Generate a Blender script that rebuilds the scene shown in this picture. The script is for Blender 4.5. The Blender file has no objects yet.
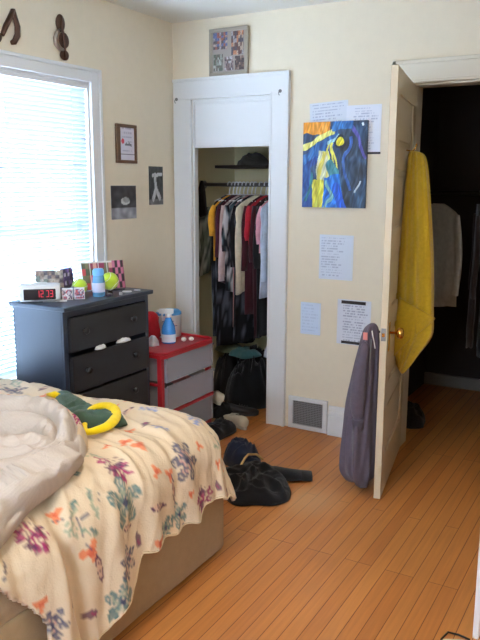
import bpy, bmesh, math, random
import numpy as np
from mathutils import Vector, Matrix, noise
random.seed(7)
PI = math.pi
S = bpy.context.scene
C = S.collection

# ------------------------------------------------------------------ camera
F_PX, PITCH, YAW, ROLL = 714.6, math.radians(10.78), math.radians(29.84), math.radians(0.216)
cam_d = bpy.data.cameras.new('camera'); cam = bpy.data.objects.new('camera', cam_d); C.objects.link(cam)
Fw = Vector((-math.sin(YAW)*math.cos(PITCH), math.cos(YAW)*math.cos(PITCH), -math.sin(PITCH)))
Rt = Vector((math.cos(YAW), math.sin(YAW), 0)); Up = Rt.cross(Fw)
r_ = Rt*math.cos(ROLL)+Up*math.sin(ROLL); u_ = -Rt*math.sin(ROLL)+Up*math.cos(ROLL)
M4 = Matrix((( r_.x, u_.x, -Fw.x, 2.7408), (r_.y, u_.y, -Fw.y, -3.9095), (r_.z, u_.z, -Fw.z, 1.5105), (0,0,0,1)))
cam.matrix_world = M4
cam_d.sensor_width = 36; cam_d.lens = F_PX*36/640; cam_d.clip_start = 0.02
S.camera = cam
# ------------------------------------------------------------------ light
SKY = 30.0
FILL_LAMP = 17.0
W = bpy.data.worlds.new('daylight'); S.world = W; W.use_nodes = True
bg = W.node_tree.nodes['Background']; bg.inputs[0].default_value = (0.57, 0.76, 1.0, 1); bg.inputs[1].default_value = SKY
S.view_settings.view_transform = 'Standard'; S.view_settings.look = 'None'
S.view_settings.gamma = 1; S.view_settings.exposure = 0.12
S.view_settings.use_curve_mapping = False

# ------------------------------------------------------------------ helpers
def lin(c):
    c = np.asarray(c, float)/255.0
    return np.where(c <= 0.04045, c/12.92, ((c+0.055)/1.055)**2.4)
def rgb(r, g, b): return tuple(float(v) for v in lin((r, g, b)))

def mat(name, col, rough=0.6, metal=0.0, bump=0.0, scale=60.0, var=0.0, sheen=0.0, spec=0.5, attr=False, emit=None, estr=0.0, alpha=1.0, coat=0.0):
    m = bpy.data.materials.new(name); m.use_nodes = True
    nt = m.node_tree; b = nt.nodes['Principled BSDF']
    b.inputs['Roughness'].default_value = rough; b.inputs['Metallic'].default_value = metal
    b.inputs['Specular IOR Level'].default_value = spec
    b.inputs['Base Color'].default_value = (*col, 1)
    if sheen: b.inputs['Sheen Weight'].default_value = sheen
    if coat: b.inputs['Coat Weight'].default_value = coat
    if emit: b.inputs['Emission Color'].default_value = (*emit, 1); b.inputs['Emission Strength'].default_value = estr
    if alpha < 1: b.inputs['Alpha'].default_value = alpha
    tc = nt.nodes.new('ShaderNodeTexCoord')
    nz = nt.nodes.new('ShaderNodeTexNoise'); nz.inputs['Scale'].default_value = scale; nz.inputs['Detail'].default_value = 4
    nt.links.new(tc.outputs['Object'], nz.inputs['Vector'])
    src = None
    if attr:
        a = nt.nodes.new('ShaderNodeAttribute'); a.attribute_name = 'Col'; src = a.outputs['Color']
        nt.links.new(src, b.inputs['Base Color'])
    if var:
        mx = nt.nodes.new('ShaderNodeMix'); mx.data_type = 'RGBA'; mx.blend_type = 'MULTIPLY'
        mx.inputs[0].default_value = 1
        if src: nt.links.new(src, mx.inputs[6])
        else: mx.inputs[6].default_value = (*col, 1)
        rp = nt.nodes.new('ShaderNodeMapRange'); rp.inputs['From Min'].default_value = 0.3; rp.inputs['From Max'].default_value = 0.7
        rp.inputs['To Min'].default_value = 1-var; rp.inputs['To Max'].default_value = 1+var*0.5
        n2 = nt.nodes.new('ShaderNodeTexNoise'); n2.inputs['Scale'].default_value = scale*0.15; n2.inputs['Detail'].default_value = 3
        nt.links.new(tc.outputs['Object'], n2.inputs['Vector']); nt.links.new(n2.outputs['Fac'], rp.inputs['Value'])
        nt.links.new(rp.outputs['Result'], mx.inputs[7]); nt.links.new(mx.outputs[2], b.inputs['Base Color'])
    if bump:
        bp = nt.nodes.new('ShaderNodeBump'); bp.inputs['Strength'].default_value = bump; bp.inputs['Distance'].default_value = 0.004
        nt.links.new(nz.outputs['Fac'], bp.inputs['Height']); nt.links.new(bp.outputs['Normal'], b.inputs['Normal'])
    return m

def cloth(name, col, bump=0.5, scale=250, var=0.12): return mat(name, col, rough=0.92, bump=bump, scale=scale, var=var, sheen=0.15, spec=0.15)

class G:
    def __init__(s): s.v = []; s.f = []; s.col = None
    def add(s, vs, fs):
        n = len(s.v); s.v += [tuple(v) for v in vs]; s.f += [tuple(i+n for i in f) for f in fs]; return s
    def box(s, lo, hi, M=None):
        x0, y0, z0 = lo; x1, y1, z1 = hi
        vs = [Vector(p) for p in ((x0,y0,z0),(x1,y0,z0),(x1,y1,z0),(x0,y1,z0),(x0,y0,z1),(x1,y0,z1),(x1,y1,z1),(x0,y1,z1))]
        if M is not None: vs = [M @ v for v in vs]
        return s.add(vs, [(3,2,1,0),(4,5,6,7),(0,1,5,4),(1,2,6,5),(2,3,7,6),(3,0,4,7)])
    def rings(s, rings, cap=True, closed=False):
        n = len(rings[0]); vs = [p for r in rings for p in r]; fs = []
        m = len(rings)
        for i in range(m if closed else m-1):
            for j in range(n):
                a = i*n+j; b = i*n+(j+1) % n; c = ((i+1) % m)*n+(j+1) % n; d = ((i+1) % m)*n+j
                fs.append((a, b, c, d))
        if cap and not closed: fs.append(tuple(range(n-1, -1, -1))); fs.append(tuple((m-1)*n+k for k in range(n)))
        return s.add(vs, fs)
    def tube(s, pts, rad, n=10, closed=False, flat=1.0):
        pts = [Vector(p) for p in pts]; m = len(pts); rs = []
        rad = rad if hasattr(rad, '__len__') else [rad]*m
        up = None
        for i, p in enumerate(pts):
            if closed: t = pts[(i+1) % m]-pts[i-1]
            else: t = pts[min(i+1, m-1)]-pts[max(i-1, 0)]
            t.normalize()
            if up is None:
                up = Vector((0,0,1)) if abs(t.z) < 0.9 else Vector((1,0,0))
            a = t.cross(up); a.normalize(); b = a.cross(t); b.normalize(); up = b
            rs.append([p+a*math.cos(2*PI*k/n)*rad[i]+b*math.sin(2*PI*k/n)*rad[i]*flat for k in range(n)])
        return s.rings(rs, closed=closed)
    def lathe(s, prof, c=(0,0,0), n=24, axis='z', sx=1, sy=1):
        c = Vector(c); rs = []
        for r, z in prof:
            ring = []
            for k in range(n):
                a = 2*PI*k/n; q = (r*math.cos(a)*sx, r*math.sin(a)*sy, z)
                if axis == 'y': q = (q[0], q[2], -q[1])
                if axis == 'x': q = (q[2], q[0], q[1])
                ring.append(c+Vector(q))
            rs.append(ring)
        return s.rings(rs)
    def sphere(s, c, r, n=20, sq=(1,1,1)):
        m = n//2; rs = []
        for i in range(m+1):
            a = PI*i/m; rr = max(math.sin(a), 0.001)
            rs.append([Vector(c)+Vector((r*rr*math.cos(2*PI*k/n)*sq[0], r*rr*math.sin(2*PI*k/n)*sq[1], -r*math.cos(a)*sq[2])) for k in range(n)])
        return s.rings(rs)
    def heap(s, c, rx, ry, h, seed=0, nr=20, na=56, fold=0.35, rot=0):
        """a crumpled heap of cloth resting on c.z"""
        vs = []; fs = []
        cx, cy, cz = c
        for i in range(nr+1):
            rho = i/nr
            for k in range(na):
                a = 2*PI*k/na
                rr = 1+0.30*noise.noise(Vector((math.cos(a)*1.3, math.sin(a)*1.3, seed*3.1)))
                x = rho*rr*rx*math.cos(a); y = rho*rr*ry*math.sin(a)
                q = Vector((x*9, y*9, seed*7.7))
                w = noise.noise(q*0.8); rid = 1-abs(noise.noise(q+Vector((w*2, w, 0))))*2.4
                rid2 = 1-abs(noise.noise(q*2.3+Vector((3, w*3, 0))))*2.2
                z = h*max(0, 1-rho**2.6)**0.55*(0.72+fold*0.8*rid+fold*0.3*rid2+0.3*w)
                if i == nr: z = 0.0
                xx = x*math.cos(rot)-y*math.sin(rot); yy = x*math.sin(rot)+y*math.cos(rot)
                vs.append((cx+xx, cy+yy, cz+max(z, 0.0)+0.001))
        for i in range(nr):
            for k in range(na):
                a = i*na+k; b = i*na+(k+1) % na
                fs.append((a, a+na, b+na, b))
        fs.append(tuple(nr*na+k for k in range(na-1, -1, -1)))
        return s.add(vs, fs)

def mesh_obj(name, g, m, parent=None, smooth=False, bevel=0.0, sub=0, solid=0.0, angle=None):
    me = bpy.data.meshes.new(name); me.from_pydata([tuple(v) for v in g.v], [], g.f); me.validate()
    bm = bmesh.new(); bm.from_mesh(me); bmesh.ops.recalc_face_normals(bm, faces=bm.faces[:]); bm.to_mesh(me); bm.free()
    if g.col is not None and len(g.col) == len(me.vertices):
        a = me.color_attributes.new('Col', 'FLOAT_COLOR', 'POINT')
        cc = np.ones((len(g.v), 4), np.float32); cc[:, :3] = np.asarray(g.col); a.data.foreach_set('color', cc.ravel())
    o = bpy.data.objects.new(name, me); C.objects.link(o)
    if isinstance(m, (list, tuple)):
        for q in m: me.materials.append(q)
    elif m: me.materials.append(m)
    if smooth:
        me.polygons.foreach_set('use_smooth', [True]*len(me.polygons))
        if angle is not None: me.set_sharp_from_angle(angle=angle)
    if parent: o.parent = parent
    if bevel:
        b = o.modifiers.new('bevel', 'BEVEL'); b.width = bevel; b.segments = 2; b.limit_method = 'ANGLE'; b.angle_limit = math.radians(40)
    if solid:
        b = o.modifiers.new('solid', 'SOLIDIFY'); b.thickness = solid; b.offset = -1
    if sub:
        b = o.modifiers.new('sub', 'SUBSURF'); b.levels = sub; b.render_levels = sub
    return o
def tag(o, label=None, cat=None, group=None, kind=None):
    if label: o['label'] = label
    if cat: o['category'] = cat
    if group: o['group'] = group
    if kind: o['kind'] = kind
    return o
def thing(name, label, cat, loc=(0,0,0), rz=0, group=None, kind=None):
    o = bpy.data.objects.new(name, None); C.objects.link(o); o.location = loc; o.rotation_euler = (0,0,rz); o.empty_display_size = 0.05
    return tag(o, label, cat, group, kind)
def dup(root, loc, rz=None, label=None):
    r = root.copy(); C.objects.link(r); r.location = loc
    if rz is not None: r.rotation_euler = (0, 0, rz)
    if label: r['label'] = label
    for ch in list(root.children):
        c = ch.copy(); C.objects.link(c); c.parent = r
        for g in ch.children:
            d = g.copy(); C.objects.link(d); d.parent = c
    return r
def struct(name, g, m, parent=None, **k):
    o = mesh_obj(name, g, m, parent, **k)
    if parent is None: o['kind'] = 'structure'
    return o
def place(o, loc=(0,0,0), rz=0, rot=None):
    o.location = loc; o.rotation_euler = rot if rot else (0, 0, rz); return o

def raster(w, h, nx, ny, func, t=0.002):
    """flat printed sheet, front faces -y, local x right, z up, origin bottom-left-back"""
    g = G(); cols = []
    vs = []; fs = []
    for j in range(ny+1):
        for i in range(nx+1):
            u, v = i/nx, 1-j/ny   # v measured from the top
            vs.append((u*w, -t, (1-v)*h)); cols.append(lin(func(u, v)))
    N = nx+1
    for j in range(ny):
        for i in range(nx):
            a = j*N+i; fs.append((a, a+1, a+1+N, a+N))
    base = len(vs)
    e = lin(func(0.5, 0.999))
    for p in ((0,0,0),(w,0,0),(w,0,h),(0,0,h)): vs.append(p); cols.append(cols[0])
    b0, b1, b2, b3 = base, base+1, base+2, base+3
    bl, br, tl, tr = 0, nx, ny*N, ny*N+nx
    fs.append((b1, b0, b3, b2))
    fs.append(tuple([b0, b1]+[nx-i for i in range(nx+1)]))
    fs.append(tuple([b2, b3]+[ny*N+i for i in range(nx+1)]))
    fs.append(tuple([b3, b0]+[j*N for j in range(ny+1)]))
    fs.append(tuple([b1, b2]+[(ny-j)*N+nx for j in range(ny+1)]))
    g.add(vs, fs); g.col = np.array(cols)
    return g
M_print = mat('printed_paper', (0.8,0.8,0.8), rough=0.55, attr=True)
M_paint_attr = mat('acrylic_paint', (0.5,0.5,0.5), rough=0.4, attr=True, bump=0.4, scale=90)

def sm(x, a, b):
    x = max(0, min(1, (x-a)/(b-a))); return x*x*(3-2*x)
def hsh(i, j, k=0):
    v = math.sin(i*127.1+j*311.7+k*74.7)*43758.5453
    return v-math.floor(v)
def seg_d(x, y, x0, y0, x1, y1):
    dx, dy = x1-x0, y1-y0; t = max(0, min(1, ((x-x0)*dx+(y-y0)*dy)/(dx*dx+dy*dy+1e-9)))
    return math.hypot(x-x0-t*dx, y-y0-t*dy)

# ------------------------------------------------------------------ materials of the room
M_wall = mat('cream_wall_paint', rgb(229,215,191), rough=0.75, bump=0.08, scale=120, var=0.02)
M_ceil = mat('white_ceiling_paint', rgb(226,222,212), rough=0.85, bump=0.1, scale=90)
M_trim = mat('white_trim_paint', rgb(226,226,226), rough=0.35, bump=0.03, scale=30)
M_hall = mat('hall_shade_tone', rgb(48,41,36), rough=0.85, bump=0.05)  # the unlit hall's darkness is put into this wall colour
M_door = mat('cream_door_paint', rgb(204,188,160), rough=0.42, bump=0.06, scale=25)
M_brass = mat('polished_brass', rgb(215,165,80), rough=0.22, metal=1)
M_chrome = mat('bright_metal', rgb(205,205,205), rough=0.2, metal=1)
M_steel = mat('dull_steel', rgb(130,130,130), rough=0.4, metal=1)

def floor_material():
    m = bpy.data.materials.new('maple_strip_floor'); m.use_nodes = True; nt = m.node_tree; L = nt.links
    b = nt.nodes['Principled BSDF']
    tc = nt.nodes.new('ShaderNodeTexCoord')
    mp = nt.nodes.new('ShaderNodeMapping'); mp.inputs['Rotation'].default_value = (0, 0, PI/2)
    L.new(tc.outputs['Object'], mp.inputs['Vector'])
    br = nt.nodes.new('ShaderNodeTexBrick'); br.offset = 0.37; br.offset_frequency = 3; br.squash = 1
    br.inputs['Scale'].default_value = 1; br.inputs['Brick Width'].default_value = 1.35; br.inputs['Row Height'].default_value = 0.0572
    br.inputs['Mortar Size'].default_value = 0.0014; br.inputs['Mortar Smooth'].default_value = 0.2; br.inputs['Bias'].default_value = 0
    br.inputs['Color1'].default_value = (0,0,0,1); br.inputs['Color2'].default_value = (1,1,1,1); br.inputs['Mortar'].default_value = (0.5,0.5,0.5,1)
    L.new(mp.outputs['Vector'], br.inputs['Vector'])
    cr = nt.nodes.new('ShaderNodeValToRGB'); e = cr.color_ramp.elements
    e[0].color = (*rgb(184,114,58), 1); e[1].color = (*rgb(202,134,72), 1)
    q = cr.color_ramp.elements.new(0.35); q.color = (*rgb(191,121,62), 1)
    q = cr.color_ramp.elements.new(0.7); q.color = (*rgb(195,126,66), 1)
    L.new(br.outputs['Color'], cr.inputs['Fac'])
    ms = nt.nodes.new('ShaderNodeMapping'); ms.inputs['Scale'].default_value = (60, 2.5, 1)
    L.new(tc.outputs['Object'], ms.inputs['Vector'])
    nz = nt.nodes.new('ShaderNodeTexNoise'); nz.inputs['Scale'].default_value = 1.2; nz.inputs['Detail'].default_value = 6; nz.inputs['Distortion'].default_value = 0.6
    L.new(ms.outputs['Vector'], nz.inputs['Vector'])
    mr = nt.nodes.new('ShaderNodeMapRange'); mr.inputs['From Min'].default_value = 0.3; mr.inputs['From Max'].default_value = 0.7; mr.inputs['To Min'].default_value = 0.86; mr.inputs['To Max'].default_value = 1.06
    L.new(nz.outputs['Fac'], mr.inputs['Value'])
    m1 = nt.nodes.new('ShaderNodeMix'); m1.data_type = 'RGBA'; m1.blend_type = 'MULTIPLY'; m1.inputs[0].default_value = 1
    L.new(cr.outputs['Color'], m1.inputs[6]); L.new(mr.outputs['Result'], m1.inputs[7])
    # larger wear blotches
    n2 = nt.nodes.new('ShaderNodeTexNoise'); n2.inputs['Scale'].default_value = 2.2; n2.inputs['Detail'].default_value = 3
    L.new(tc.outputs['Object'], n2.inputs['Vector'])
    r2 = nt.nodes.new('ShaderNodeMapRange'); r2.inputs['From Min'].default_value = 0.35; r2.inputs['From Max'].default_value = 0.65; r2.inputs['To Min'].default_value = 0.92; r2.inputs['To Max'].default_value = 1.05
    L.new(n2.outputs['Fac'], r2.inputs['Value'])
    m2 = nt.nodes.new('ShaderNodeMix'); m2.data_type = 'RGBA'; m2.blend_type = 'MULTIPLY'; m2.inputs[0].default_value = 1
    L.new(m1.outputs[2], m2.inputs[6]); L.new(r2.outputs['Result'], m2.inputs[7])
    # dark joints
    m3 = nt.nodes.new('ShaderNodeMix'); m3.data_type = 'RGBA'; m3.inputs[7].default_value = (*rgb(92,46,18), 1)
    L.new(br.outputs['Fac'], m3.inputs[0]); L.new(m2.outputs[2], m3.inputs[6]); L.new(m3.outputs[2], b.inputs['Base Color'])
    # rubbed, paler patch where the door swings
    sx = nt.nodes.new('ShaderNodeVectorMath'); sx.operation = 'DISTANCE'; sx.inputs[1].default_value = (1.42, -0.92, 0)
    L.new(tc.outputs['Object'], sx.inputs[0])
    r3 = nt.nodes.new('ShaderNodeMapRange'); r3.inputs['From Min'].default_value = 0.22; r3.inputs['From Max'].default_value = 0.05; r3.inputs['To Min'].default_value = 0; r3.inputs['To Max'].default_value = 0.35
    L.new(sx.outputs['Value'], r3.inputs['Value'])
    m4 = nt.nodes.new('ShaderNodeMix'); m4.data_type = 'RGBA'; m4.inputs[7].default_value = (*rgb(214,168,120), 1)
    L.new(r3.outputs['Result'], m4.inputs[0]); L.new(m3.outputs[2], m4.inputs[6]); L.new(m4.outputs[2], b.inputs['Base Color'])
    rr = nt.nodes.new('ShaderNodeMapRange'); rr.inputs['To Min'].default_value = 0.3; rr.inputs['To Max'].default_value = 0.48
    L.new(nz.outputs['Fac'], rr.inputs['Value']); L.new(rr.outputs['Result'], b.inputs['Roughness'])
    bp = nt.nodes.new('ShaderNodeBump'); bp.inputs['Strength'].default_value = 0.35; bp.inputs['Distance'].default_value = 0.0015; bp.invert = True
    L.new(br.outputs['Fac'], bp.inputs['Height']); L.new(bp.outputs['Normal'], b.inputs['Normal'])
    b.inputs['Specular IOR Level'].default_value = 0.4
    return m
M_floor = floor_material()

# ------------------------------------------------------------------ room shell
H = 2.50; XR = 2.86; YB = -4.75
WT = 0.12
struct('floor', G().box((-0.14, YB-0.1, -0.1), (XR+0.3, 1.55, 0.0)), M_floor)
struct('ceiling', G().box((-0.14, YB-0.1, H), (XR+0.3, 0.12, H+0.1)), M_ceil)
# back wall with closet opening (x .147-.706) and doorway (1.60-2.36)
CX0, CX1, DX0, DX1, OH = 0.147, 0.706, 1.566, 2.34, 2.03
g = G()
g.box((-0.14,0,0),(CX0,0.045,H)); g.box((CX0,0,OH),(CX1,WT,H)); g.box((CX1,0,0),(DX0-0.02,WT,H)); g.box((DX0-0.02,0,OH+0.01),(DX1+0.02,WT,H)); g.box((DX1+0.02,0,0),(XR+0.3,WT,H))
struct('wall_back', g, M_wall)
# left wall with window opening
WY0, WY1, WZ0, WZ1 = -1.98, -0.80, 0.50, 2.05
g = G()
g.box((-0.14,YB,0),(0,WY0,H)); g.box((-0.14,WY1,0),(0,0,H)); g.box((-0.14,WY0,0),(0,WY1,WZ0)); g.box((-0.14,WY0,WZ1),(0,WY1,H))
struct('wall_left', g, M_wall)
struct('wall_right', G().box((XR,YB,0),(XR+0.12,0,H)), M_wall)
RW = (1.45, 2.35, 1.05, 2.10)
g = G(); g.box((-0.14,YB-0.1,0),(RW[0],YB,H)); g.box((RW[1],YB-0.1,0),(XR+0.3,YB,H)); g.box((RW[0],YB-0.1,0),(RW[1],YB,RW[2])); g.box((RW[0],YB-0.1,RW[3]),(RW[1],YB,H))
struct('wall_rear', g, M_wall)
w2 = thing('added_fill_window', None, None, (0,YB,0), kind='structure')  # unseen window, added behind the camera to bring in fill daylight
g = G(); g.box((RW[0]-0.09,0,RW[2]-0.09),(RW[0],0.02,RW[3]+0.09)); g.box((RW[1],0,RW[2]-0.09),(RW[1]+0.09,0.02,RW[3]+0.09)); g.box((RW[0],0,RW[3]),(RW[1],0.02,RW[3]+0.09)); g.box((RW[0],0,RW[2]-0.09),(RW[1],0.02,RW[2]))
mesh_obj('window_casing', g, M_trim, w2, bevel=0.003)
g = G(); mx_ = (RW[0]+RW[1])/2; mz_ = (RW[2]+RW[3])/2
g.box((RW[0],-0.07,RW[2]),(RW[0]+0.04,-0.03,RW[3])); g.box((RW[1]-0.04,-0.07,RW[2]),(RW[1],-0.03,RW[3])); g.box((RW[0]+0.04,-0.07,RW[2]),(RW[1]-0.04,-0.03,RW[2]+0.04)); g.box((RW[0]+0.04,-0.07,RW[3]-0.04),(RW[1]-0.04,-0.03,RW[3])); g.box((mx_-0.03,-0.07,RW[2]+0.04),(mx_+0.03,-0.03,RW[3]-0.04))
mesh_obj('window_sash', g, M_trim, w2, bevel=0.002)
# closet shell
CY = 0.78; CW = 1.30
M_closet = mat('cream_closet_paint', rgb(226,212,170), rough=0.85, bump=0.05)
struct('wall_closet_left', G().box((-0.14,0.045,0),(0.0,CY,H)), M_closet)
struct('wall_closet_back', G().box((-0.14,CY,0),(CW,CY+0.1,H)), M_closet)
struct('ceiling_closet', G().box((-0.14,WT,H),(CW,CY+0.1,H+0.1)), M_closet)
# walk-in space beyond the doorway
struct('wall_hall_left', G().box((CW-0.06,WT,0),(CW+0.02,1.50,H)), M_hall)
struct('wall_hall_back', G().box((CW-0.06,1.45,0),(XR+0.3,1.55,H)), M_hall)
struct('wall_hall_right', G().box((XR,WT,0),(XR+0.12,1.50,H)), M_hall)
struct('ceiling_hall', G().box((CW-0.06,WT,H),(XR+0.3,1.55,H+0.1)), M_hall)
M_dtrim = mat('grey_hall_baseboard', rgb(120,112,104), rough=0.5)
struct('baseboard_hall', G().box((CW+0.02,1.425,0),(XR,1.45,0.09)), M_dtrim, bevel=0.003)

def casing(name, x0, x1, z0, z1, y=0, outer=None):
    g = G(); t = 0.02
    g.box((x0, y-t, z0), (x1, y, z1))
    return g
def casing_set(name, x0, x1, top, w, jd=WT, xl=None, m=None):
    g = G(); xl = x0-w if xl is None else xl
    g.box((xl,-0.020,0),(x0,0,top)); g.box((xl,-0.028,0),(xl+0.02,-0.020,top+w)) if xl > 0.02 else None
    g.box((x0-0.014,-0.025,0),(x0,-0.020,top))
    g.box((x1,-0.020,0),(x1+w,0,top)); g.box((x1+w-0.02,-0.028,0),(x1+w,-0.020,top+w)); g.box((x1,-0.025,0),(x1+0.014,-0.020,top))
    g.box((xl,-0.020,top),(x1+w,0,top+w)); g.box((xl,-0.028,top+w-0.02),(x1+w-0.02,-0.020,top+w)); g.box((x0-0.014,-0.025,top),(x1+0.014,-0.020,top+0.014))
    # jamb lining
    g.box((x0-0.001,0,0),(x0+0.012,jd,top)); g.box((x1-0.012,0,0),(x1+0.001,WT,top)); g.box((x0,0,top-0.012),(x1,WT,top))
    return struct(name, g, m or M_trim, bevel=0.0025)
casing_set('trim_1', CX0, CX1, OH, 0.127, jd=0.045, xl=0.012)
casing_set('trim_2', DX0, DX1, OH+0.01, 0.118, m=mat('cream_trim_paint', rgb(220,210,192), rough=0.4, bump=0.03, scale=30))
# small hooks on the closet casing corners
def hook(loc, label):
    t = thing('wall_hook', label, 'hook', loc)
    mesh_obj('hook_plate', G().lathe([(0.001,0),(0.010,0),(0.010,0.003),(0.001,0.003)], axis='y', c=(0,-0.003,0), n=12), M_steel, t, smooth=True, angle=0.6)
    mesh_obj('hook_arm', G().tube([(0,-0.002,0),(0,-0.014,-0.002),(0,-0.022,-0.012),(0,-0.018,-0.022),(0,-0.010,-0.024)], 0.0022, 8), M_steel, t, smooth=True)
hook((0.045,-0.028,2.035), 'small metal hook at the left top corner of the closet trim')
hook((0.775,-0.020,2.045), 'small metal hook at the right top corner of the closet trim')

# upper white panel in the closet opening
g = G(); g.box((CX0+0.012,0.010,1.735),(CX1-0.012,0.028,OH-0.03)); g.box((CX0+0.012,0.006,1.735),(CX1-0.012,0.010,1.75))
struct('trim_3', g, M_trim, bevel=0.002)
struct('trim_4', G().box((CX0+0.012,0.004,OH-0.032),(CX1-0.012,0.03,OH-0.012)), M_trim, bevel=0.003)

def baseboard(name, a, b, axis, side):
    """axis x: along x on plane y=0 facing -y ; axis y: on plane x=0 facing +x"""
    prof = [(0,0),(0.022,0),(0.022,0.012),(0.018,0.03),(0.018,0.125),(0.024,0.135),(0.022,0.150),(0.012,0.160),(0.012,0.176),(0.004,0.184),(0,0.184)]
    rs = []
    for q in (a, b):
        if axis == 'x': rs.append([Vector((q, side[0]-side[1]*d, z)) for d, z in prof])
        else: rs.append([Vector((side[0]+side[1]*d, q, z)) for d, z in prof])
    return struct(name, G().rings(rs), M_trim)
baseboard('baseboard_back', 1.128, DX0-0.118, 'x', (0, 1))
baseboard('baseboard_left', YB, -0.03, 'y', (0, 1))
baseboard('baseboard_right', YB, -0.03, 'y', (XR, -1))

# ------------------------------------------------------------------ heating vent
t = thing('floor_vent', 'white heating register with a dark grille in the baseboard', 'vent', (0.860,0,0.004))
M_ventw = mat('white_enamel', rgb(222,222,224), rough=0.35)
w_, h_ = 0.262, 0.205
g = G(); g.box((0,-0.018,0),(w_,-0.001,0.026)); g.box((0,-0.018,h_-0.024),(w_,-0.001,h_)); g.box((0,-0.018,0.026),(0.030,-0.001,h_-0.024)); g.box((w_-0.030,-0.018,0.026),(w_,-0.001,h_-0.024))
mesh_obj('vent_frame', g, M_ventw, t, bevel=0.002)
mesh_obj('vent_backing', G().box((0.028,-0.005,0.024),(w_-0.028,-0.002,h_-0.022)), mat('vent_dark', rgb(60,60,62), rough=0.8), t)
g = G()
for k in range(14):
    z = 0.030+k*0.0112; g.box((0.030,-0.015,z),(w_-0.030,-0.008,z+0.0034))
for k in range(19):
    x = 0.034+k*0.0105; g.box((x,-0.0135,0.026),(x+0.0028,-0.009,h_-0.024))
mesh_obj('vent_grille', g, mat('grey_grille', rgb(150,150,152), rough=0.45), t)

# ------------------------------------------------------------------ window and blind
wn = thing('window_1', None, None, (0,0,0), kind='structure')
g = G()
g.box((0,WY1,WZ0-0.09),(0.02,WY1+0.080,WZ1+0.072)); g.box((0,WY0-0.080,WZ0-0.09),(0.02,WY0,WZ1+0.072)); g.box((0,WY0,WZ1),(0.02,WY1,WZ1+0.072)); g.box((0,WY0,WZ0-0.09),(0.02,WY1,WZ0-0.01))
g.box((0.02,WY1+0.060,WZ0-0.09),(0.029,WY1+0.080,WZ1+0.072)); g.box((0.02,WY0-0.080,WZ1+0.054),(0.029,WY1+0.060,WZ1+0.072))
mesh_obj('window_casing', g, M_trim, wn, bevel=0.003)
g = G(); g.box((-0.14,WY0,WZ0),(0,WY0+0.012,WZ1)); g.box((-0.14,WY1-0.012,WZ0),(0,WY1,WZ1)); g.box((-0.14,WY0,WZ1-0.012),(0,WY1,WZ1)); g.box((-0.14,WY0,WZ0),(0,WY1,WZ0+0.012))
mesh_obj('window_jamb', g, M_trim, wn)
g = G(); a, b, c, d = WY0+0.012, WY1-0.012, WZ0+0.012, WZ1-0.012; mz = (c+d)/2
for (z0, z1) in ((c, mz+0.02), (mz-0.02, d)):
    xo = -0.12 if z0 == c else -0.135
    g.box((xo+0.02,a,z0),(xo+0.045,a+0.045,z1)); g.box((xo+0.02,b-0.045,z0),(xo+0.045,b,z1)); g.box((xo+0.02,a,z0),(xo+0.045,b,z0+0.045)); g.box((xo+0.02,a,z1-0.045),(xo+0.045,b,z1))
mesh_obj('window_sash', g, M_trim, wn)
def glass_mat():
    m = bpy.data.materials.new('window_glass'); m.use_nodes = True; nt = m.node_tree; nt.nodes.clear()
    o = nt.nodes.new('ShaderNodeOutputMaterial'); mx = nt.nodes.new('ShaderNodeMixShader'); tr = nt.nodes.new('ShaderNodeBsdfTransparent'); gl = nt.nodes.new('ShaderNodeBsdfGlossy')
    gl.inputs['Roughness'].default_value = 0.02; mx.inputs[0].default_value = 0.06
    nt.links.new(tr.outputs[0], mx.inputs[1]); nt.links.new(gl.outputs[0], mx.inputs[2]); nt.links.new(mx.outputs[0], o.inputs[0]); return m
mesh_obj('window_pane', G().box((-0.108,a+0.04,c+0.04),(-0.104,b-0.04,d-0.04)), glass_mat(), wn)

def slat_mat():
    m = bpy.data.materials.new('translucent_blind_slat'); m.use_nodes = True; nt = m.node_tree; nt.nodes.clear()
    o = nt.nodes.new('ShaderNodeOutputMaterial'); mx = nt.nodes.new('ShaderNodeMixShader'); tr = nt.nodes.new('ShaderNodeBsdfTranslucent'); df = nt.nodes.new('ShaderNodeBsdfDiffuse')
    tr.inputs[0].default_value = (0.78,0.90,1.0,1); df.inputs[0].default_value = (0.56,0.64,0.74,1); mx.inputs[0].default_value = 0.04
    nt.links.new(df.outputs[0], mx.inputs[1]); nt.links.new(tr.outputs[0], mx.inputs[2]); nt.links.new(mx.outputs[0], o.inputs[0]); return m
bl = thing('window_blind', 'white slatted venetian blind glowing with daylight in the window', 'blind', (-0.016,(WY0+WY1)/2,WZ1-0.013))
hw = (WY1-WY0)/2-0.014; hz = WZ1-WZ0-0.03
mesh_obj('head_rail', G().box((-0.014,-hw,-0.022),(0.014,hw,0)), M_trim, bl, bevel=0.002)
g = G(); n = int((hz-0.05)/0.0235)
for k in range(n):
    z = -0.034-k*0.0235; ca, sa = math.cos(math.radians(62)), math.sin(math.radians(62)); wd = 0.0125
    pr = [(-wd*ca,-wd*sa),(0,0.0022),(wd*ca,wd*sa)]
    g.add([(pr[0][0],-hw,z+pr[0][1]),(pr[1][0],-hw,z+pr[1][1]),(pr[2][0],-hw,z+pr[2][1]),(pr[0][0],hw,z+pr[0][1]),(pr[1][0],hw,z+pr[1][1]),(pr[2][0],hw,z+pr[2][1])], [(0,1,4,3),(1,2,5,4)])
mesh_obj('slats', g, slat_mat(), bl, smooth=True)
mesh_obj('bottom_rail', G().box((-0.012,-hw,-hz),(0.012,hw,-hz+0.016)), M_trim, bl, bevel=0.002)
for yy in (-hw+0.12, 0, hw-0.12):
    mesh_obj('ladder_cord', G().tube([(0.011,yy,-0.03),(0.011,yy,-hz)], 0.0009, 5), M_trim, bl)

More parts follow.
